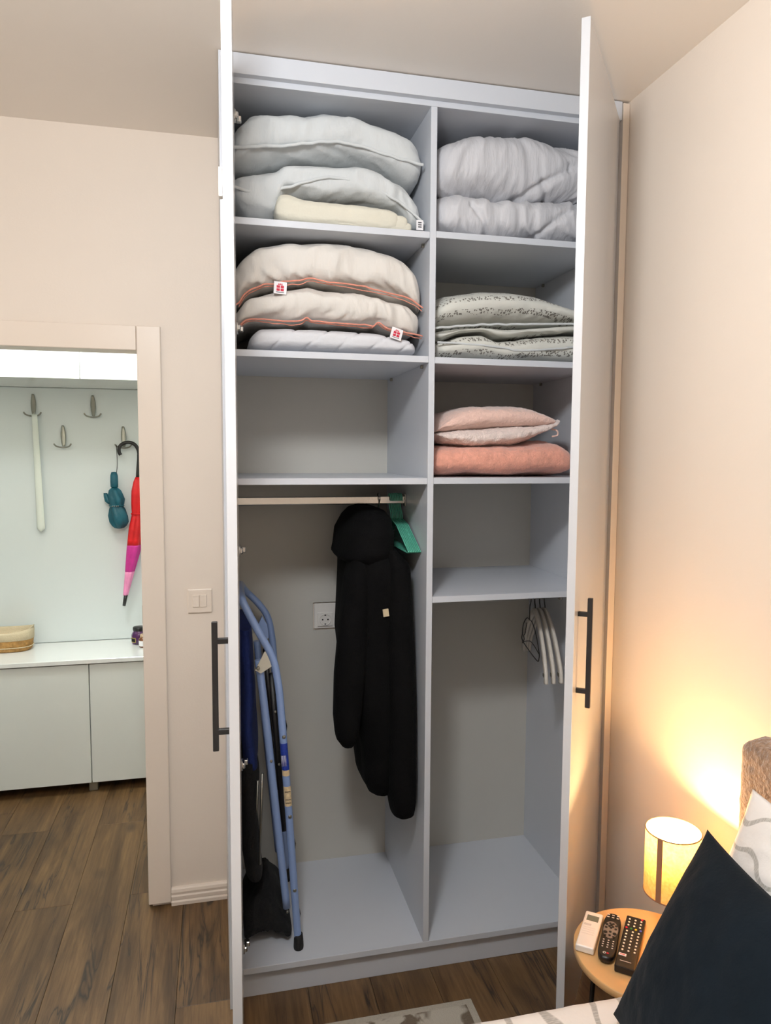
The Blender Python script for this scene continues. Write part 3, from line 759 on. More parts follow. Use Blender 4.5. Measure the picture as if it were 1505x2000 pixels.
gs = [g0]+[copy_tree(g0, (1.046+.018*i, .25, 1.098)) for i in range(2)]
for i, o in enumerate(gs): o['label'] = ('leftmost', 'middle one', 'rightmost')[i]+' of the three pale wooden hangers on the right rail'
for i, o in enumerate(gs): o.rotation_euler = (0, 0, math.radians(-14+2*i))
wh = thing('wire_hanger', (1.008, .25, 1.098), 'black wire hanger twisted towards the front with a clear clip, left of the pale hangers', 'hanger')
P = [(0, 0, -.085), (0, 0, -.04), (0, .012, -.025)]
for k in range(10):
    a = math.radians(-40+k*27); P.append((0, .016*math.cos(a), .004+.016*math.sin(a)))
rzw = Matrix.Translation((1.008, .25, 1.098)) @ Matrix.Rotation(math.radians(-42), 4, 'Z')
MB().tube(catmull(P, 3), .0016, 8).build('hook', M['black'], wh, m=rzw)
loop = [(0, 0, -.085), (0, -.03, -.072), (0, -.065, -.085), (0, -.075, -.115), (0, -.072, -.14), (0, .03, -.21), (0, .105, -.255), (0, .118, -.25), (0, .118, -.225), (0, .075, -.15), (0, .03, -.1)]
MB().tube(catmull(loop+[loop[0]], 5), .0016, 8).build('wire_frame', M['black'], wh, m=rzw)
MB().tube(catmull([(0, -.072, -.145), (0, .02, -.165), (0, .115, -.23)], 6), .0014, 8).build('cross_wire', M['black'], wh, m=rzw)
MB().tube(catmull([(0, -.03, -.088), (0, -.045, -.12), (0, -.06, -.125), (0, -.055, -.14), (0, -.072, -.148)], 6), .0013, 8).build('side_wire', M['black'], wh, m=rzw)

# ------------------------------------------------------------------ folded blue camping chair
ch = thing('folding_chair', (.15, .25, ZB), 'folded camping chair of pale blue tubes and navy cloth leaning on the left side', 'chair')
near = [(.197, .055, .118), (.183, .06, .342), (.167, .06, .595), (.150, .06, .842), (.141, .06, .925), (.126, .06, .992), (.083, .06, 1.077), (.052, .075, 1.138), (.044, .11, 1.158)]
far = [(.046, .32, 1.158), (.066, .39, 1.122), (.106, .40, 1.078), (.136, .40, 1.032), (.150, .40, .969), (.157, .40, .88), (.17, .405, .6), (.195, .41, .118)]
MB().tube(catmull(near+far, 6), .0112, 14).build('frame_tube', M['blue'], ch)
MB().tube(catmull([(.089, .075, .980), (.111, .075, .777), (.132, .075, .558), (.165, .07, .223)], 6), .0115, 14).build('leg_tube', M['blue'], ch)
MB().tube(catmull([(.10, .385, .955), (.116, .385, .777), (.135, .385, .558), (.166, .385, .223)], 6), .0115, 14).build('leg_tube', M['blue'], ch)
for y, x in ((.055, .197), (.41, .195)):
    MB().lathe([(.0125, .045), (.014, .03), (.015, .006), (.014, 0)], (x+.001, y, ZB+.001), 18).build('foot_cap', M['rubber'], ch)
for y in (.056, .40):
    m = MB(); m.prism([(.078, .955), (.094, .945), (.132, .968), (.135, .985), (.115, 1.012), (.105, 1.008)], 'y', y-.002+.002, y+.005)
    m.build('pivot_bracket', M['zinc'], ch)
MB().tube([(.126, .09, .935), (.141, .09, .72), (.160, .09, .45)], .008, 8, flat=.5).build('brace_bar', M['black'], ch)
MB().tube([(.126, .36, .935), (.141, .36, .72), (.160, .36, .45)], .008, 8, flat=.5).build('brace_bar', M['black'], ch)
for x, y, z, r in ((.158, .048, .755, .0055), (.174, .048, .513, .0055), (.187, .048, .285, .0055), (.122, .0625, .68, .004), (.086, .049, .962, .005), (.136, .081, .82, .004), (.146, .081, .66, .004), (.166, .058, .215, .004)):
    MB().tube([(x, y+.006, z), (x, y, z), (x, y-.0015, z)], [r, r, r*.6], 12).build('rivet', M['steel'], ch)
def sticker(z0, z1, matl, nm):
    m = MB(); rg = []
    for i in range(7):
        z = z0+(z1-z0)*i/6; x = float(np.interp(z, [.118, .342, .595, .842], [.197, .183, .167, .150]))
        rg.append([(x+.0116*math.sin(a), .0595-.0116*math.cos(a), z) for a in np.linspace(-1.2, 1.1, 9)])
    m.rings(rg, close_u=False, cap=False); return m.build(nm, matl, ch, fix=False)
sb = sticker(.655, .735, M['stickb'], 'sticker'); sticker(.637, .654, M['stickc'], 'sticker_foot')
sc = sticker(.545, .605, M['stickc'], 'sticker')
m = MB()
for z in (.590, .566, .556): m.tube([(.170-(z-.55)*.06-.008, .0485, z), (.170-(z-.55)*.06, .0468, z), (.170-(z-.55)*.06+.008, .0485, z)], .0009, 6)
m.build('print', M['ink'], sc)
m = MB()
for k in range(5): m.tube([(.155+.003*k-.003, .0472, .668), (.153+.003*k-.003, .0472, .70)], .0006, 6)
m.build('print', M['tagw'], sb)
# cloth, hanging between the tubes
def cloth(x0, x1, y0, y1, z0, z1, seed, amp):
    R = []
    for i in range(24):
        z = z1+(z0-z1)*i/23; ring = []
        for j in range(28):
            a = 2*PI*j/28; yy = (y0+y1)/2+(y1-y0)/2*math.copysign(abs(math.cos(a))**.6, math.cos(a))
            xx = (x0+x1)/2+(x1-x0)/2*math.copysign(abs(math.sin(a))**.9, math.sin(a))+amp*nz(yy*9+seed, z*6, seed)+ (z1-z)*.04
            ring.append((max(xx, .017), yy, z))
        R.append(ring)
    return MB().rings(R)
cloth(.03, .075, .10, .40, .64, 1.06, 2, .012).build('seat_cloth', M['navy'], ch)
cloth(.03, .085, .09, .41, .30, .66, 5, .012).build('back_cloth', M['mesh'], ch)
MB().tube([(.098, .10, .63), (.088, .10, .35)], .004, 8).build('side_rod', M['steel'], ch)
MB().tube([(.086, .12, .60), (.072, .12, .30)], .004, 8).build('side_rod', M['steel'], ch)
m = MB(); m.prism([(.098, 1.03), (.112, 1.06), (.128, 1.03), (.132, .99), (.112, .98)], 'y', .28, .30); m.build('arm_cloth', M['blue'], ch)
for (xa, za, xb, zb) in ((.163, .80, .166, .76), (.186, .44, .190, .40), (.2, .22, .202, .18)):
    MB().tube([(xa, .062, za), (xa+.004, .066, (za+zb)/2), (xb-.002, .062, zb)], .0022, 8).build('strap', M['mesh'], ch)
# crumpled black mesh bag on the wardrobe floor
def bag_d(x, th, p, e): return .018*nz(x*14, math.cos(th)*2, math.sin(th)*2+3)+.008*(1-2*abs(nz(x*30, th*2, 8)))
bg = soft('mesh_bag', [(.04, .16), (.08, .23), (.12, .25), (.16, .20), (.185, .14)], [(.04, .104), (.185, .104)], .09, .38, M['mesh'], None, n=2, nx=50, nt=44, disp=bag_d, clamp=(.018, .185, .07, .5, ZB+.001, .6))
tag(bg, 'crumpled black mesh bag on the wardrobe floor behind the blue chair legs', 'bag')

# ------------------------------------------------------------------ hallway furniture
CY, CZ = 1.45, .635
cab = thing('shoe_cabinet', (-1.0, 1.62, 0), 'low white hallway cabinet with flat handleless doors on short feet', 'cabinet')
MB().box(-1.95, .05, CY+.02, HY-.012, .052, CZ-.025, bev=.001).build('body', M['hallcab'], cab)
MB().box(-1.955, .055, CY-.012, HY-.012, CZ-.02, CZ, bev=.0015).build('worktop', M['gloss'], cab)
for xa, xb in ((-1.95, -1.502), (-1.498, -1.052), (-1.048, -.6035), (-.5985, -.15), (-.146, .05)):
    MB().box(xa, xb, CY, CY+.018, .052, CZ-.026, bev=.001).build('door', M['hallcab'], cab)
for x in (-1.6, -1.05, -.60, -.05):
    MB().box(x-.02, x+.02, CY+.03, CY+.07, 0, .054, bev=.002).build('foot', M['steel'], cab)
    MB().box(x-.02, x+.02, HY-.09, HY-.05, 0, .054, bev=.002).build('foot', M['steel'], cab)
up = thing('wall_cupboard', (-1.0, 1.5, 1.881), 'white hallway wall cupboard with two bright doors seen under the door head', 'cupboard')
MB().box(-1.95, .05, 1.262, HY-.012, 1.881, 2.35, bev=.001).build('body', M['gloss'], up)
for xa, xb in ((-1.95, -1.452), (-1.448, -1.002), (-.998, -.571), (-.567, -.12), (-.116, .05)):
    MB().box(xa, xb, 1.243, 1.261, 1.876, 2.35, bev=.001).build('door', M['gloss'], up)
pn = MB().box(-1.95, .05, HY-.011, HY-.0005, CZ+.001, 1.88, bev=.001).build('wall_panel', M['panel'])
tag(pn, 'white backing panel behind the coat hooks in the hallway', 'panel')
PY = HY-.0115
def coat_hook(x, z, label):
    """z = tip of the blade"""
    t = thing('coat_hook', (x, PY, z), label, 'hook')
    rg = []
    for s in np.linspace(0, 1, 14):
        zz = z-.100*s; wd = .0105*math.sin(PI*min(1, .08+s*.80))**.8*(1 if s < .75 else 1)+.0015
        yy = PY-.006-.014*s*s
        rg.append([(x+.004*s+wd*math.cos(a), yy+.0045*math.sin(a), zz) for a in np.linspace(0, 2*PI, 12, endpoint=False)])
    MB().rings(rg).build('blade', M['steel'], t)
    MB().box(x-.007, x+.007, PY-.008, PY-.0005, z-.06, z-.02, bev=.002).build('mount', M['steel'], t)
    MB().tube(catmull([(x-.036, PY-.040, z-.088), (x-.024, PY-.034, z-.101), (x+.004, PY-.022, z-.106), (x+.030, PY-.034, z-.101), (x+.042, PY-.040, z-.088)], 6), [.0025]+[.0036]*23+[.0025], 10).build('prongs', M['steel'], t)
    return t
coat_hook(-.873, 1.849, 'grey metal coat hook holding the white shoehorn, upper row')
coat_hook(-.605, 1.848, 'grey metal double coat hook, empty, upper row on the right')
coat_hook(-.744, 1.701, 'grey metal double coat hook, empty, lower row in the middle')
coat_hook(-.468, 1.700, 'grey metal coat hook half hidden by the umbrella handle')
# shoehorn
rg = []
for s in np.linspace(0, 1, 40):
    z = 1.752-.562*s; wd = .0125+.006*s+(0 if s < .9 else 0); wd *= (1 if s < .965 else max(.25, math.sqrt(max(0, 1-((s-.965)/.036)**2))))
    xc = -.862+.012*s
    front = [(xc+wd*q, PY-.034-.004+.006*q*q*(.3+s), z) for q in np.linspace(-1, 1, 9)]
    rg.append(front+[(p[0], p[1]+.0028, p[2]) for p in reversed(front)])
so = thing('shoehorn', (-.86, PY-.03, 1.75), 'long white plastic shoehorn hanging from the left coat hook', 'shoehorn')
MB().rings(rg).build('blade', M['horn'], so)
MB().tube([(-.867, PY-.0325, 1.751), (-.864, PY-.020, 1.760), (-.860, PY-.0325, 1.751)], .0012, 6).build('loop', M['horn'], so)
# teal folding umbrella
um = thing('umbrella', (-.50, PY-.06, 1.5), 'short folded teal umbrella hanging by a cord from the right coat hook', 'umbrella')
UY = PY-.062
MB().tube(catmull([(-.497, UY+.02, 1.607), (-.494, UY, 1.60), (-.492, UY, 1.52), (-.497, UY, 1.47)], 6), .0016, 8).build('cord', M['blackpl'], um)
MB().lathe([(.004, .078), (.013, .076), (.0175, .06), (.0185, .03), (.0175, .006), (.012, 0)], (-.508, UY, 1.400), 20).build('handle', M['teal'], um)
def pleat(k, tw, am):
    return lambda a, z: 1+am*abs(math.sin(k*a/2+tw*z))+.05*nz(math.cos(a)*2, math.sin(a)*2, z*20)
cz = lambda P: P
m = MB(); rg = []
for zz, r, dx in ((1.402, .012, 0), (1.39, .026, 0), (1.37, .032, .002), (1.345, .036, .006), (1.322, .033, .006), (1.312, .0285, .006), (1.295, .036, .010), (1.265, .044, .014), (1.235, .042, .016), (1.215, .032, .016), (1.205, .022, .016), (1.201, .008, .016)):
    rg.append([(-.506+dx+r*(.82+.28*abs(math.sin(2.5*a+zz*22)))*math.cos(a), UY+r*(.82+.28*abs(math.sin(2.5*a+zz*22)))*math.sin(a), zz) for a in np.linspace(0, 2*PI, 48, endpoint=False)])
m.rings(rg).build('canopy', M['teal'], um)
m = MB(); m.tube([(-.500+.033*math.cos(a), UY+.033*math.sin(a), 1.314) for a in np.linspace(0, 2*PI, 24, endpoint=False)], .0035, 8, closed=True); st_ = m.build('strap', M['teal'], um)
m = MB()
for dx in (-.012, -.004, .006, .014): m.tube([(-.502+dx, UY-.037, 1.314), (-.502+dx, UY-.0385, 1.314)], .0022, 8)
m.build('stud', M['chrome'], st_)
MB().rings([[(-.55+.012*math.cos(a)*s+dx, UY+.010*math.sin(a)*s, z) for a in np.linspace(0, 2*PI, 12, endpoint=False)] for z, s, dx in ((1.375, .7, 0), (1.36, 1, .004), (1.335, 1.3, .012), (1.32, .9, .024))]).build('flap', M['teal'], um)
# long umbrella with crook handle
um = thing('umbrella', (-.42, PY-.05, 1.6), 'long closed umbrella in red, magenta and pink with a black crook handle', 'umbrella')
VY = PY-.050
crook = [(-.477, VY, 1.560), (-.484, VY, 1.575), (-.482, VY, 1.597), (-.467, VY, 1.614), (-.440, VY, 1.622), (-.412, VY, 1.612), (-.395, VY, 1.585), (-.392, VY, 1.55), (-.396, VY, 1.50), (-.400, VY, 1.45)]
nn_ = len(catmull(crook, 5))
MB().tube(catmull(crook, 5), [.0085]*(nn_-12)+[.0095]*12, 14).build('handle', M['blackpl'], um)
def canopy(z0, z1, matl, nm, f):
    rg = []
    for z in np.linspace(z0, z1, 16):
        s = (1.452-z)/(1.452-.865)   # 0 at top
        r = float(np.interp(s, [0, .03, .12, .25, .31, .42, .62, .8, 1], [.012, .020, .029, .027, .022, .031, .032, .021, .011]))
        xc = float(np.interp(s, [0, .3, .62, 1], [-.400, -.408, -.427, -.470]))
        rg.append([(xc+r*(.78+.3*abs(math.sin(2*a+s*1.2)))*math.cos(a), VY+r*(.78+.3*abs(math.sin(2*a+s*1.2)))*math.sin(a), z) for a in np.linspace(0, 2*PI, 48, endpoint=False)])
    return MB().rings(rg).build(nm, matl, um)
canopy(1.452, 1.117, M['rednyl'], 'red_canopy', 0); canopy(1.117, .985, M['magenta'], 'magenta_canopy', 0); canopy(.985, .868, M['pink'], 'pink_canopy', 0)
MB().tube([(-.468, VY, .87), (-.478, VY, .815)], [.0095, .0075], 14).build('ferrule', M['blackpl'], um)
MB().tube([(-.408+.024*math.cos(a), VY+.024*math.sin(a), 1.272) for a in np.linspace(0, 2*PI, 24, endpoint=False)], .0045, 8, closed=True).build('tie_band', M['rednyl'], um)
# basket
bk = thing('basket', (-1.005, 1.69, CZ), 'oval wicker basket with beige cloth lining on the hallway cabinet', 'basket')
def oval(rx, ry, z, nn=80, rib=0., lift=0.):
    out = []
    for k in range(nn):
        a = 2*PI*k/nn; c, s = math.cos(a), math.sin(a); q = 1+rib*(1 if k % 2 else -1)
        out.append((-1.005+rx*q*math.copysign(abs(c)**.75, c), 1.69+ry*q*math.copysign(abs(s)**.75, s), z+lift*c*c))
    return out
MB().rings([oval(.105, .06, CZ+.001), oval(.110, .064, CZ+.006, rib=.022), oval(.118, .070, CZ+.06, rib=.022), oval(.119, .071, CZ+.068)]).build('wicker_body', M['wicker'], bk)
MB().rings([oval(.1195, .0715, CZ+.055), oval(.1215, .0735, CZ+.056), oval(.1225, .0745, CZ+.085, lift=.008), oval(.121, .073, CZ+.097, lift=.012), oval(.117, .069, CZ+.095, lift=.012), oval(.112, .064, CZ+.08), oval(.10, .055, CZ+.06), oval(.05, .02, CZ+.057)], cap=False).build('cloth_lining', M['linen'], bk)
MB().tube([(p[0], p[1], p[2]) for p in oval(.118, .0705, CZ+.022)], .0022, 6, closed=True).build('woven_band', M['linen'], bk)
MB().tube(catmull([(-.905, 1.65, CZ+.098), (-.888, 1.66, CZ+.112), (-.882, 1.69, CZ+.116), (-.89, 1.72, CZ+.105)], 5), .002, 8).build('handle_cord', M['linen'], bk)
# jars
jr = thing('jar', (-.405, 1.685, CZ), 'squat purple glass jar with a black lid at the end of the hallway cabinet', 'jar')
MB().lathe([(.028, .001), (.034, .004), (.036, .02), (.036, .045), (.030, .058), (.026, .063), (.026, .066)], (-.405, 1.685, CZ), 28).build('glass', M['purple'], jr)
MB().lathe([(.027, .066), (.029, .068), (.029, .080), (.026, .084), (.008, .085)], (-.405, 1.685, CZ), 28).build('lid', M['blackpl'], jr)
def curved_label(cx, cy, r, a0, a1, z0, z1):
    m = MB(); m.rings([[(cx+r*math.cos(a), cy+r*math.sin(a), z) for a in np.linspace(a0, a1, 9)] for z in (z0, z1)], close_u=False, cap=False); return m
lb = curved_label(-.405, 1.685, .0364, math.radians(200), math.radians(250), CZ+.012, CZ+.035).build('label', M['gold'], jr, fix=False)
curved_label(-.405, 1.685, .0367, math.radians(204), math.radians(246), CZ+.015, CZ+.032).build('label_face', M['dark'], lb, fix=False)
bt = thing('bottle', (-.378, 1.61, CZ), 'small amber bottle with a white label in front of the purple jar', 'bottle')
MB().lathe([(.019, .001), (.021, .004), (.021, .042), (.016, .048), (.013, .05)], (-.378, 1.61, CZ), 24).build('glass', M['amber'], bt)
MB().lathe([(.0145, .05), (.015, .052), (.015, .062), (.010, .065)], (-.378, 1.61, CZ), 24).build('cap', M['beigecap'], bt)
curved_label(-.378, 1.61, .0214, math.radians(190), math.radians(330), CZ+.008, CZ+.034).build('label', M['tagw'], bt, fix=False)

# ------------------------------------------------------------------ ceiling lamps (above the frame, they light the scene)
cl = thing('ceiling_lamp', (-.10, -1.40, H), 'round flush ceiling lamp of the bedroom', 'lamp')
MB().lathe([(.23, 0), (.235, -.02), (.225, -.05)], (-.10, -1.40, H-.001), 40).build('housing', M['white'], cl)
MB().lathe([(.218, -.0505), (.218, -.06), (.20, -.068), (.05, -.072)], (-.10, -1.40, H), 40).build('diffuser', M['dome'], cl)
cl = thing('ceiling_lamp', (-.62, .98, H), 'round flush ceiling lamp of the hallway', 'lamp')
MB().lathe([(.19, 0), (.195, -.02), (.185, -.045)], (-.62, .98, H-.001), 40).build('housing', M['white'], cl)
MB().lathe([(.18, -.0455), (.18, -.055), (.16, -.06), (.04, -.062)], (-.62, .98, H), 40).build('diffuser', M['dome'], cl)

# ------------------------------------------------------------------ bedside table, lamp, remotes
TC, TR, TZ = (.957, -.558), .169, .400
tb = thing('side_table', (TC[0], TC[1], 0), 'small round side table with pale ash top on black wire legs', 'table')
MB().lathe([(TR-.002, TZ-.018), (TR, TZ-.016), (TR, TZ-.002), (TR-.002, TZ)], (TC[0], TC[1], 0), 72).build('tabletop', M['tablew'], tb)
for k in range(3):
    a = math.radians(150+120*k); ca, sa = math.cos(a), math.sin(a)
    def at(r, o, z): return (TC[0]+ca*r-sa*o, TC[1]+sa*r+ca*o, z)
    MB().tube([at(.12, -.045, TZ-.0185), at(.118, -.044, TZ-.03), at(.134, -.006, .012), at(.135, 0, .0065), at(.134, .006, .012), at(.118, .044, TZ-.03), at(.12, .045, TZ-.0185)], .0045, 8).build('leg', M['black'], tb)
MB().tube([(TC[0]+.125*math.cos(a), TC[1]+.125*math.sin(a), TZ-.022) for a in np.linspace(0, 2*PI, 40, endpoint=False)], .0035, 8, closed=True).build('ring', M['black'], tb)
LXc, LYc = 1.022, -.548
lp = thing('table_lamp', (LXc, LYc, TZ), 'small lit bedside lamp with a cylindrical linen shade', 'lamp')
MB().lathe([(.04, .001), (.042, .004), (.042, .012), (.03, .016), (.011, .022), (.0095, .06), (.0115, .09), (.009, .12), (.009, .205)], (LXc, LYc, TZ), 28).build('base', M['brass'], lp)
SR, S0, S1 = .0625, .535, .688
MB().rings([[(LXc+r*math.cos(a), LYc+r*math.sin(a), z) for a in np.linspace(0, 2*PI, 64, endpoint=False)] for r, z in ((SR, S0), (SR, (S0+S1)/2), (SR, S1))], cap=False).build('shade', M['shade'], lp)
for z in (S0, S1): MB().tube([(LXc+SR*math.cos(a), LYc+SR*math.sin(a), z) for a in np.linspace(0, 2*PI, 64, endpoint=False)], .0016, 8, closed=True).build('shade_rim', M['rim'], lp)
m = MB(); a0 = math.radians(203)
m.rings([[(LXc+r*math.cos(a), LYc+r*math.sin(a), z) for r, a in ((SR+.0006, a0), (SR+.0006, a0+.2), (SR+.002, a0+.2), (SR+.002, a0))] for z in (S0, S1)], smooth=False)
m.build('seam_strip', M['rim'], lp)
m = MB()
for k in range(3):
    a = math.radians(30+120*k); m.tube([(LXc, LYc, .60), (LXc+SR*math.cos(a), LYc+SR*math.sin(a), .60)], .0014, 6)
m.build('spider', M['steel'], lp)
MB().lathe([(.010, 0), (.012, .005), (.021, .028), (.0215, .038), (.018, .05), (.008, .058), (.001, .060)], (LXc, LYc, .607), 24).build('bulb', M['bulb'], lp)
pl = bpy.data.lights.new('bulb_light', 'POINT'); pl.energy = 7; pl.color = (1, .62, .27); pl.shadow_soft_size = .012
po = bpy.data.objects.new('bulb_light', pl); po.location = (LXc, LYc, .678); COL.objects.link(po)

def remote(tl, tr, bl, br, h, z=TZ):
    """matrix: local x across, y towards the top end, z up, from the footprint on the table"""
    tl, tr, bl, br = [Vector((p[0], p[1], 0)) for p in (tl, tr, bl, br)]
    c = (tl+tr+bl+br)/4; y = ((tl+tr)-(bl+br)).normalized(); x = Vector((y.y, -y.x, 0))
    wd = ((tr-tl).dot(x)+(br-bl).dot(x))/2; ln = ((tl-bl).dot(y)+(tr-br).dot(y))/2
    mt = Matrix(((x.x, y.x, 0, c.x), (x.y, y.y, 0, c.y), (0, 0, 1, z), (0, 0, 0, 1)))
    return mt, wd, ln, c
mt, wd, ln, c = remote((.879, -.408), (.915, -.431), (.791, -.517), (.826, -.543), .02)
r = thing('air_conditioner_remote', (c.x, c.y, TZ), 'white air conditioner remote with a small grey screen, leftmost on the table', 'remote')
MB().box(-wd/2, wd/2, -ln/2, ln/2, .001, .019, bev=.004, seg=3).build('body', M['white'], r, m=mt)
MB().box(-wd*.33, wd*.33, ln*.22, ln*.38, .0188, .0194).build('screen', M['lcd'], r, m=mt)
MB().box(-wd*.38, wd*.02, ln*.08, ln*.13, .0188, .0197).build('button', M['rub'], r, m=mt)
m = MB()
for i in range(4): m.box(-wd*.38, wd*.30, ln*(.02-.06*i), ln*(.026-.06*i), .0188, .0193)
m.build('flap_lines', M['rub'], r, m=mt)
mt, wd, ln, c = remote((.924, -.42), (.96, -.449), (.823, -.560), (.850, -.590), .02)
r = thing('remote_control', (c.x, c.y, TZ), 'rounded black remote with a grey button pad, middle of the three', 'remote')
rg = []
def rpath(sx, sy, z):
    out = []
    for k in range(40):
        a = 2*PI*k/40; cc, ss = math.cos(a), math.sin(a)
        yy = math.copysign(abs(ss)**.6, ss); wv = 1-.10*math.cos(yy*2.4)
        out.append((sx*math.copysign(abs(cc)**.7, cc)*wv, sy*yy, z))
    return out
MB().rings([rpath(wd*.42, ln*.47, .001), rpath(wd*.52, ln*.5, .007), rpath(wd*.52, ln*.5, .014), rpath(wd*.46, ln*.48, .0195)]).build('body', M['blackpl'], r, m=mt)
MB().rings([[(wd*.40*math.cos(a), ln*.10+ln*.19*math.sin(a), z) for a in np.linspace(0, 2*PI, 32, endpoint=False)] for z in (.0190, .0200)]).build('button_pad', M['silver'], r, m=mt)
m = MB()
for i in range(6):
    for j in range(3):
        if i < 2: m.box(wd*(-.27+.27*j)-.003, wd*(-.27+.27*j)+.003, ln*(.44-.055*i)-.0012, ln*(.44-.055*i)+.0012, .0193, .0202)
        else: m.box(wd*(-.26+.26*j)-.0018, wd*(-.26+.26*j)+.0018, ln*(-.14-.05*(i-2))-.0012, ln*(-.14-.05*(i-2))+.0012, .0193, .0203)
m.build('button_print', M['btn'], r, m=mt)
m = MB()
for dx, dy in ((-.25, .2), (-.08, .235), (.09, .235), (.26, .2), (-.1, .17), (.1, .17), (0, .14), (0, .2), (-.26, .13), (.26, .13), (-.25, .02), (0, .05), (.25, .02), (-.24, -.05), (0, -.03), (.22, -.05)):
    rr = .0032 if abs(dy-.02) > .001 else .0048
    m.tube([(wd*dx, ln*dy, .0198), (wd*dx, ln*dy, .0212)], rr, 8)
m.build('button', M['blackpl'], r, m=mt)
m = MB(); m.tube([(-.004+.003*math.cos(a), -ln*.41+.003*math.sin(a), .0199) for a in np.linspace(0, 2*PI, 14, endpoint=False)], .0007, 6, closed=True); m.build('emblem', M['btn'], r, m=mt)
m = MB(); m.box(.001, .006, -ln*.41-.002, -ln*.41+.002, .0192, .0202); m.build('red_emblem', M['red'], r, m=mt)
mt, wd, ln, c = remote((.973, -.444), (1.007, -.474), (.846, -.598), (.879, -.630), .02)
r = thing('remote_control', (c.x, c.y, TZ), 'long flat black remote with coloured buttons, beside the navy cushion', 'remote')
MB().box(-wd/2, wd/2, -ln/2, ln/2, .001, .018, bev=.003, seg=2).build('body', M['blackpl'], r, m=mt)
m = MB()
for i in range(11):
    for j in range(3):
        if i == 3: continue
        m.tube([(wd*(-.3+.3*j), ln*(.42-.062*i), .0176), (wd*(-.3+.3*j), ln*(.42-.062*i), .0194)], .0023, 8)
m.build('button', M['btn'], r, m=mt)
for j, kx in enumerate(('red', 'grn', 'yel', 'blu')):
    MB().tube([(wd*(-.36+.24*j), ln*(.42-.062*3), .0176), (wd*(-.36+.24*j), ln*(.42-.062*3), .0196)], .0028, 8).build('coloured_button', M[kx], r, m=mt)
MB().tube([(wd*.32, ln*.465, .0176), (wd*.32, ln*.465, .0196)], .0028, 8).build('power_button', M['red'], r, m=mt)
lb = MB().box(-wd*.42, -wd*.05, -ln*.305, -ln*.268, .0177, .0192).build('label_button', M['tagw'], r, m=mt)
m = MB(); m.box(-wd*.36, -wd*.11, -ln*.293, -ln*.281, .0190, .0195); m.build('red_print', M['red'], lb, m=mt)
MB().box(-wd*.3, wd*.25, -ln*.395, -ln*.387, .0177, .0184).build('maker_mark', M['rub'], r, m=mt)
ms = thing('glasses_case', (.965, -.585, TZ), 'small glossy black oval object mostly hidden behind the navy cushion', 'case')
mm = Matrix.Translation((.962, -.580, TZ)) @ Matrix.Rotation(math.radians(-38), 4, 'Z')
MB().rings([[(.022*q*math.cos(a), .038*q*math.sin(a), z) for a in np.linspace(0, 2*PI, 28, endpoint=False)] for q, z in ((.85, .001), (1, .008), (.97, .016), (.8, .024), (.45, .029), (.1, .030))]).build('shell', M['blackpl'], ms, m=mm)

# ------------------------------------------------------------------ bed
BZ, BY0, BY1, BX0, BX1 = .478, -.737, -2.34, -.85, 1.06
bd = thing('bed', (.2, -1.5, 0), 'double bed with a brown plush headboard against the right wall', 'bed')
MB().box(BX0+.03, BX1, BY1+.03, BY0-.03, .10, .26, bev=.01).build('frame', M['fur'], bd)
MB().box(BX0+.02, BX1-.005, BY1+.02, BY0-.02, .262, .462, bev=.04, seg=4).build('mattress', M['quilt'], bd)
for x in (BX0+.1, BX1-.08):
    for y in (BY1+.1, BY0-.1): MB().box(x-.03, x+.03, y-.03, y+.03, .002, .10, bev=.004).build('leg', M['black'], bd)
# headboard: padded slab with rounded corners
def headboard():
    bm = bmesh.new(); N1, N2 = 150, 90
    def add_grid(fn, flip):
        V = [[bm.verts.new(fn(i/(N1-1), j/(N2-1))) for j in range(N2)] for i in range(N1)]
        for i in range(N1-1):
            for j in range(N2-1):
                f = bm.faces.new((V[i][j], V[i+1][j], V[i+1][j+1], V[i][j+1])); f.smooth = True
    y0, y1, z0, z1 = -.688, -2.37, .05, .980
    def side(sg):
        def fn(a, b):
            # denser near the visible corner
            u = -1+2*a; v = -1+2*b
            pu = max(0, 1-abs(u)**90)**.5; pv = max(0, 1-abs(v)**50)**.5
            y = (y0+y1)/2+(y0-y1)/2*u; z = (z0+z1)/2+(z1-z0)/2*v
            rr = max(0., (abs(u)-.955)/.045); rv = max(0, (v-.93)/.07)
            z -= .032*(rr**2)*(rv**2)*0 + .03*rr**2.5*rv
            y -= math.copysign(.022*rr*rv**2.5, u)
            th = .041*min(pu, 1)*pv
            q = Vector((1.108+sg*th, y, z))
            q += Vector((sg*1, 0, .5))*.0035*pu*pv*nz(y*160, z*160, 3)
            return q
        return fn
    add_grid(side(-1), False); add_grid(side(1), True)
    bmesh.ops.remove_doubles(bm, verts=bm.verts[:], dist=.0004)
    bmesh.ops.recalc_face_normals(bm, faces=bm.faces[:])
    me = bpy.data.meshes.new('headboard'); bm.to_mesh(me); bm.free(); me.materials.append(M['fur'])
    o = bpy.data.objects.new('headboard', me); COL.objects.link(o); o.parent = bd; o.matrix_parent_inverse = Matrix.Translation(bd.location).inverted()
headboard()
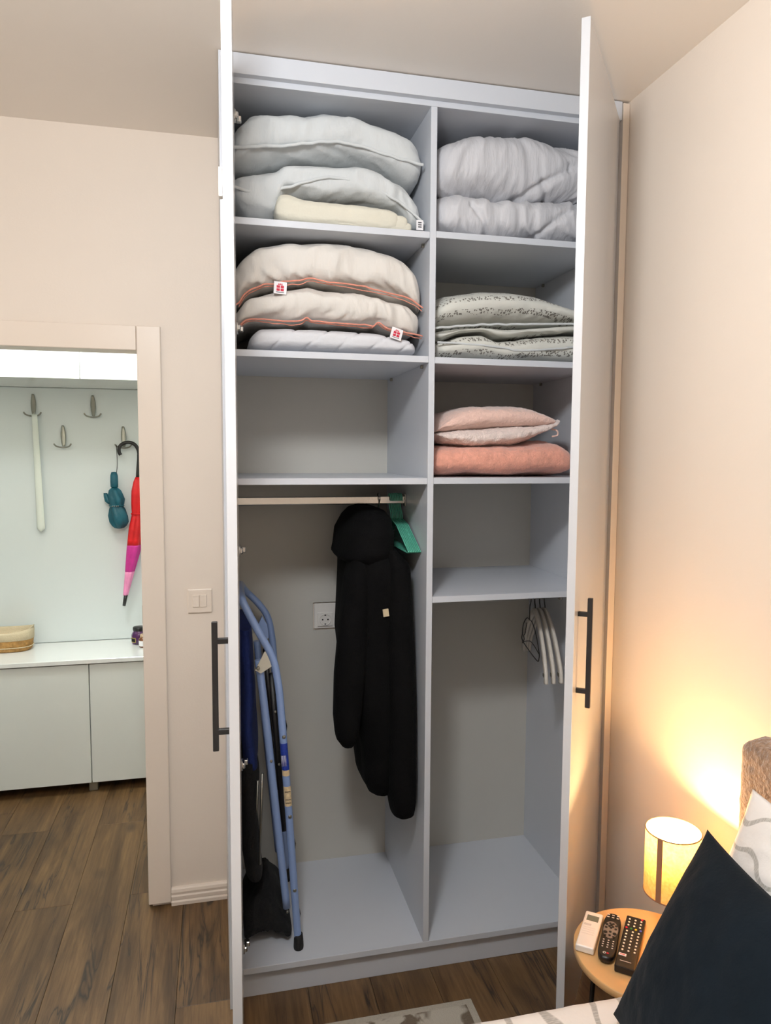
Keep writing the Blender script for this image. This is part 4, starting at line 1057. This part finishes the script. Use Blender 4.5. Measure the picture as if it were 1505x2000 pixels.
# bedspread draped over the mattress
def bedspread():
    bm = bmesh.new(); uvl = bm.loops.layers.uv.new('UVMap')
    nx, ny = 150, 130
    W = (BY0-BY1); drop = .22
    tot = W+2*drop
    V = []; U = []
    for i in range(nx):
        x = BX0-.005+(BX1-.012-BX0)*i/(nx-1); row = []; ur = []
        for j in range(ny):
            s = tot*j/(ny-1)-drop
            e = .004*nz(x*5, s*5, 1)+.002*nz(x*22, s*16, 4)
            r = .035
            # cross-section with rounded edge at both sides
            def sec(q):  # q = distance inward from the far edge along the surface (neg = hanging)
                if q < -r*.5: return 0.0, BZ-r-(-q-r*.5)
                if q > r*1.07: return q-r*.07-.0, BZ
                a = (q+r*.5)/(r*1.57)*PI/2
                return r-r*math.cos(a), BZ-r+r*math.sin(a)
            if s < W/2: yi, z = sec(s); y = BY0-yi
            else: yi, z = sec(W-s); y = BY1+yi
            z += e if z > BZ-.01 else 0
            if z < BZ-.03: y += (.004+.010*nz(x*9, 3, z*3))*(1 if s < W/2 else -1)*min(1, (BZ-.03-z)*8) 
            if s < W/2: y = min(y, BY0+.006)
            row.append(bm.verts.new((x, y, z))); ur.append((x, s))
        V.append(row); U.append(ur)
    for i in range(nx-1):
        for j in range(ny-1):
            f = bm.faces.new((V[i][j], V[i][j+1], V[i+1][j+1], V[i+1][j])); f.smooth = True
            for l, q in zip(f.loops, (U[i][j], U[i][j+1], U[i+1][j+1], U[i+1][j])): l[uvl].uv = q
    bmesh.ops.recalc_face_normals(bm, faces=bm.faces[:])
    me = bpy.data.meshes.new('bedspread'); bm.to_mesh(me); bm.free(); me.materials.append(M['bedwave'])
    o = bpy.data.objects.new('bedspread', me); COL.objects.link(o)
    return tag(o, 'white bedspread with wavy grey bands covering the bed', 'bedspread')
bedspread()

def cushion(name, A, B, C4, thick, matl, seed, label, cat, nsub=70, ear=.06, wr_=.004, pinch=4.0):
    """square cushion: A corner, B-A and C4-A the two edges"""
    A, B, C4 = Vector(A), Vector(B), Vector(C4); e1, e2 = B-A, C4-A; nn = e1.cross(e2).normalized()
    bm = bmesh.new(); uvl = bm.loops.layers.uv.new('UVMap'); G = {}
    def pos(i, j, sg):
        u, v = -1+2*i/nsub, -1+2*j/nsub
        uu = u*(1-ear*(1-v*v)*abs(u)**2); vv = v*(1-ear*(1-u*u)*abs(v)**2)
        h = (max(0, 1-abs(u)**2.2)**.62)*(max(0, 1-abs(v)**2.2)**.62)
        h = h*thick/2*sg
        wq = wr_*(nz(u*3+seed, v*3, sg)+.5*nz(u*8+seed, v*8, sg))*min(1, 3*(1-max(abs(u), abs(v))))
        return A+e1*(uu*.5+.5)+e2*(vv*.5+.5)+nn*(h+wq*sg)
    for sg in (1, -1):
        for i in range(nsub+1):
            for j in range(nsub+1):
                edge = i in (0, nsub) or j in (0, nsub)
                if edge and (i, j, 1) in G: G[i, j, sg] = G[i, j, 1]
                else: G[i, j, sg] = bm.verts.new(pos(i, j, sg))
        for i in range(nsub):
            for j in range(nsub):
                q = (G[i, j, sg], G[i+1, j, sg], G[i+1, j+1, sg], G[i, j+1, sg])
                f = bm.faces.new(q if sg > 0 else tuple(reversed(q))); f.smooth = True
                ids = [(i, j), (i+1, j), (i+1, j+1), (i, j+1)]
                if sg < 0: ids.reverse()
                for l, (a, b) in zip(f.loops, ids): l[uvl].uv = (a/nsub*e1.length, b/nsub*e2.length)
    bmesh.ops.recalc_face_normals(bm, faces=bm.faces[:])
    me = bpy.data.meshes.new(name); bm.to_mesh(me); bm.free(); me.materials.append(matl)
    o = bpy.data.objects.new(name, me); COL.objects.link(o)
    return tag(o, label, cat)
# white printed pillow leaning on the headboard
cushion('pillow', (1.03, -.785, .900), (.86, -.765, .515), (1.03, -1.41, .885), .11, M['pilwave'], 2, 'white pillow with wavy grey bands leaning on the brown headboard', 'pillow', wr_=.01)
# navy cushion
cushion('throw_cushion', (.930, -.783, .825), (.706, -.826, .505), (.866, -1.165, .843), .12, M['navyc'], 6, 'dark navy velvet cushion standing on the bed in front of the lamp', 'cushion', wr_=.004, ear=.05)

# ------------------------------------------------------------------ rug
rx0, rx1, ry0, ry1 = -.35, .674, -.70, -.137
rgm = thing('rug', (.16, -.42, 0), 'grey and brown patterned rug on the floor between wardrobe and bed', 'rug')
MB().box(rx0, rx1, ry0, ry1, .0005, .008, bev=.003, seg=2).build('border', M['rugedge'], rgm)
MB().box(rx0+.022, rx1-.022, ry0+.022, ry1-.022, .0078, .0095, bev=.0008).build('pile', M['rug'], rgm)

# prints and button groups too small to pick apart singly
for o in bpy.data.objects:
    if o.type == 'MESH' and o.name.split('.')[0] in ('print', 'small_print', 'red_cross_print', 'button_print', 'button', 'flap_lines', 'stud', 'contact'):
        if o.name.split('.')[0] == 'button' and len(o.data.vertices) < 60: continue
        o['kind'] = 'stuff'
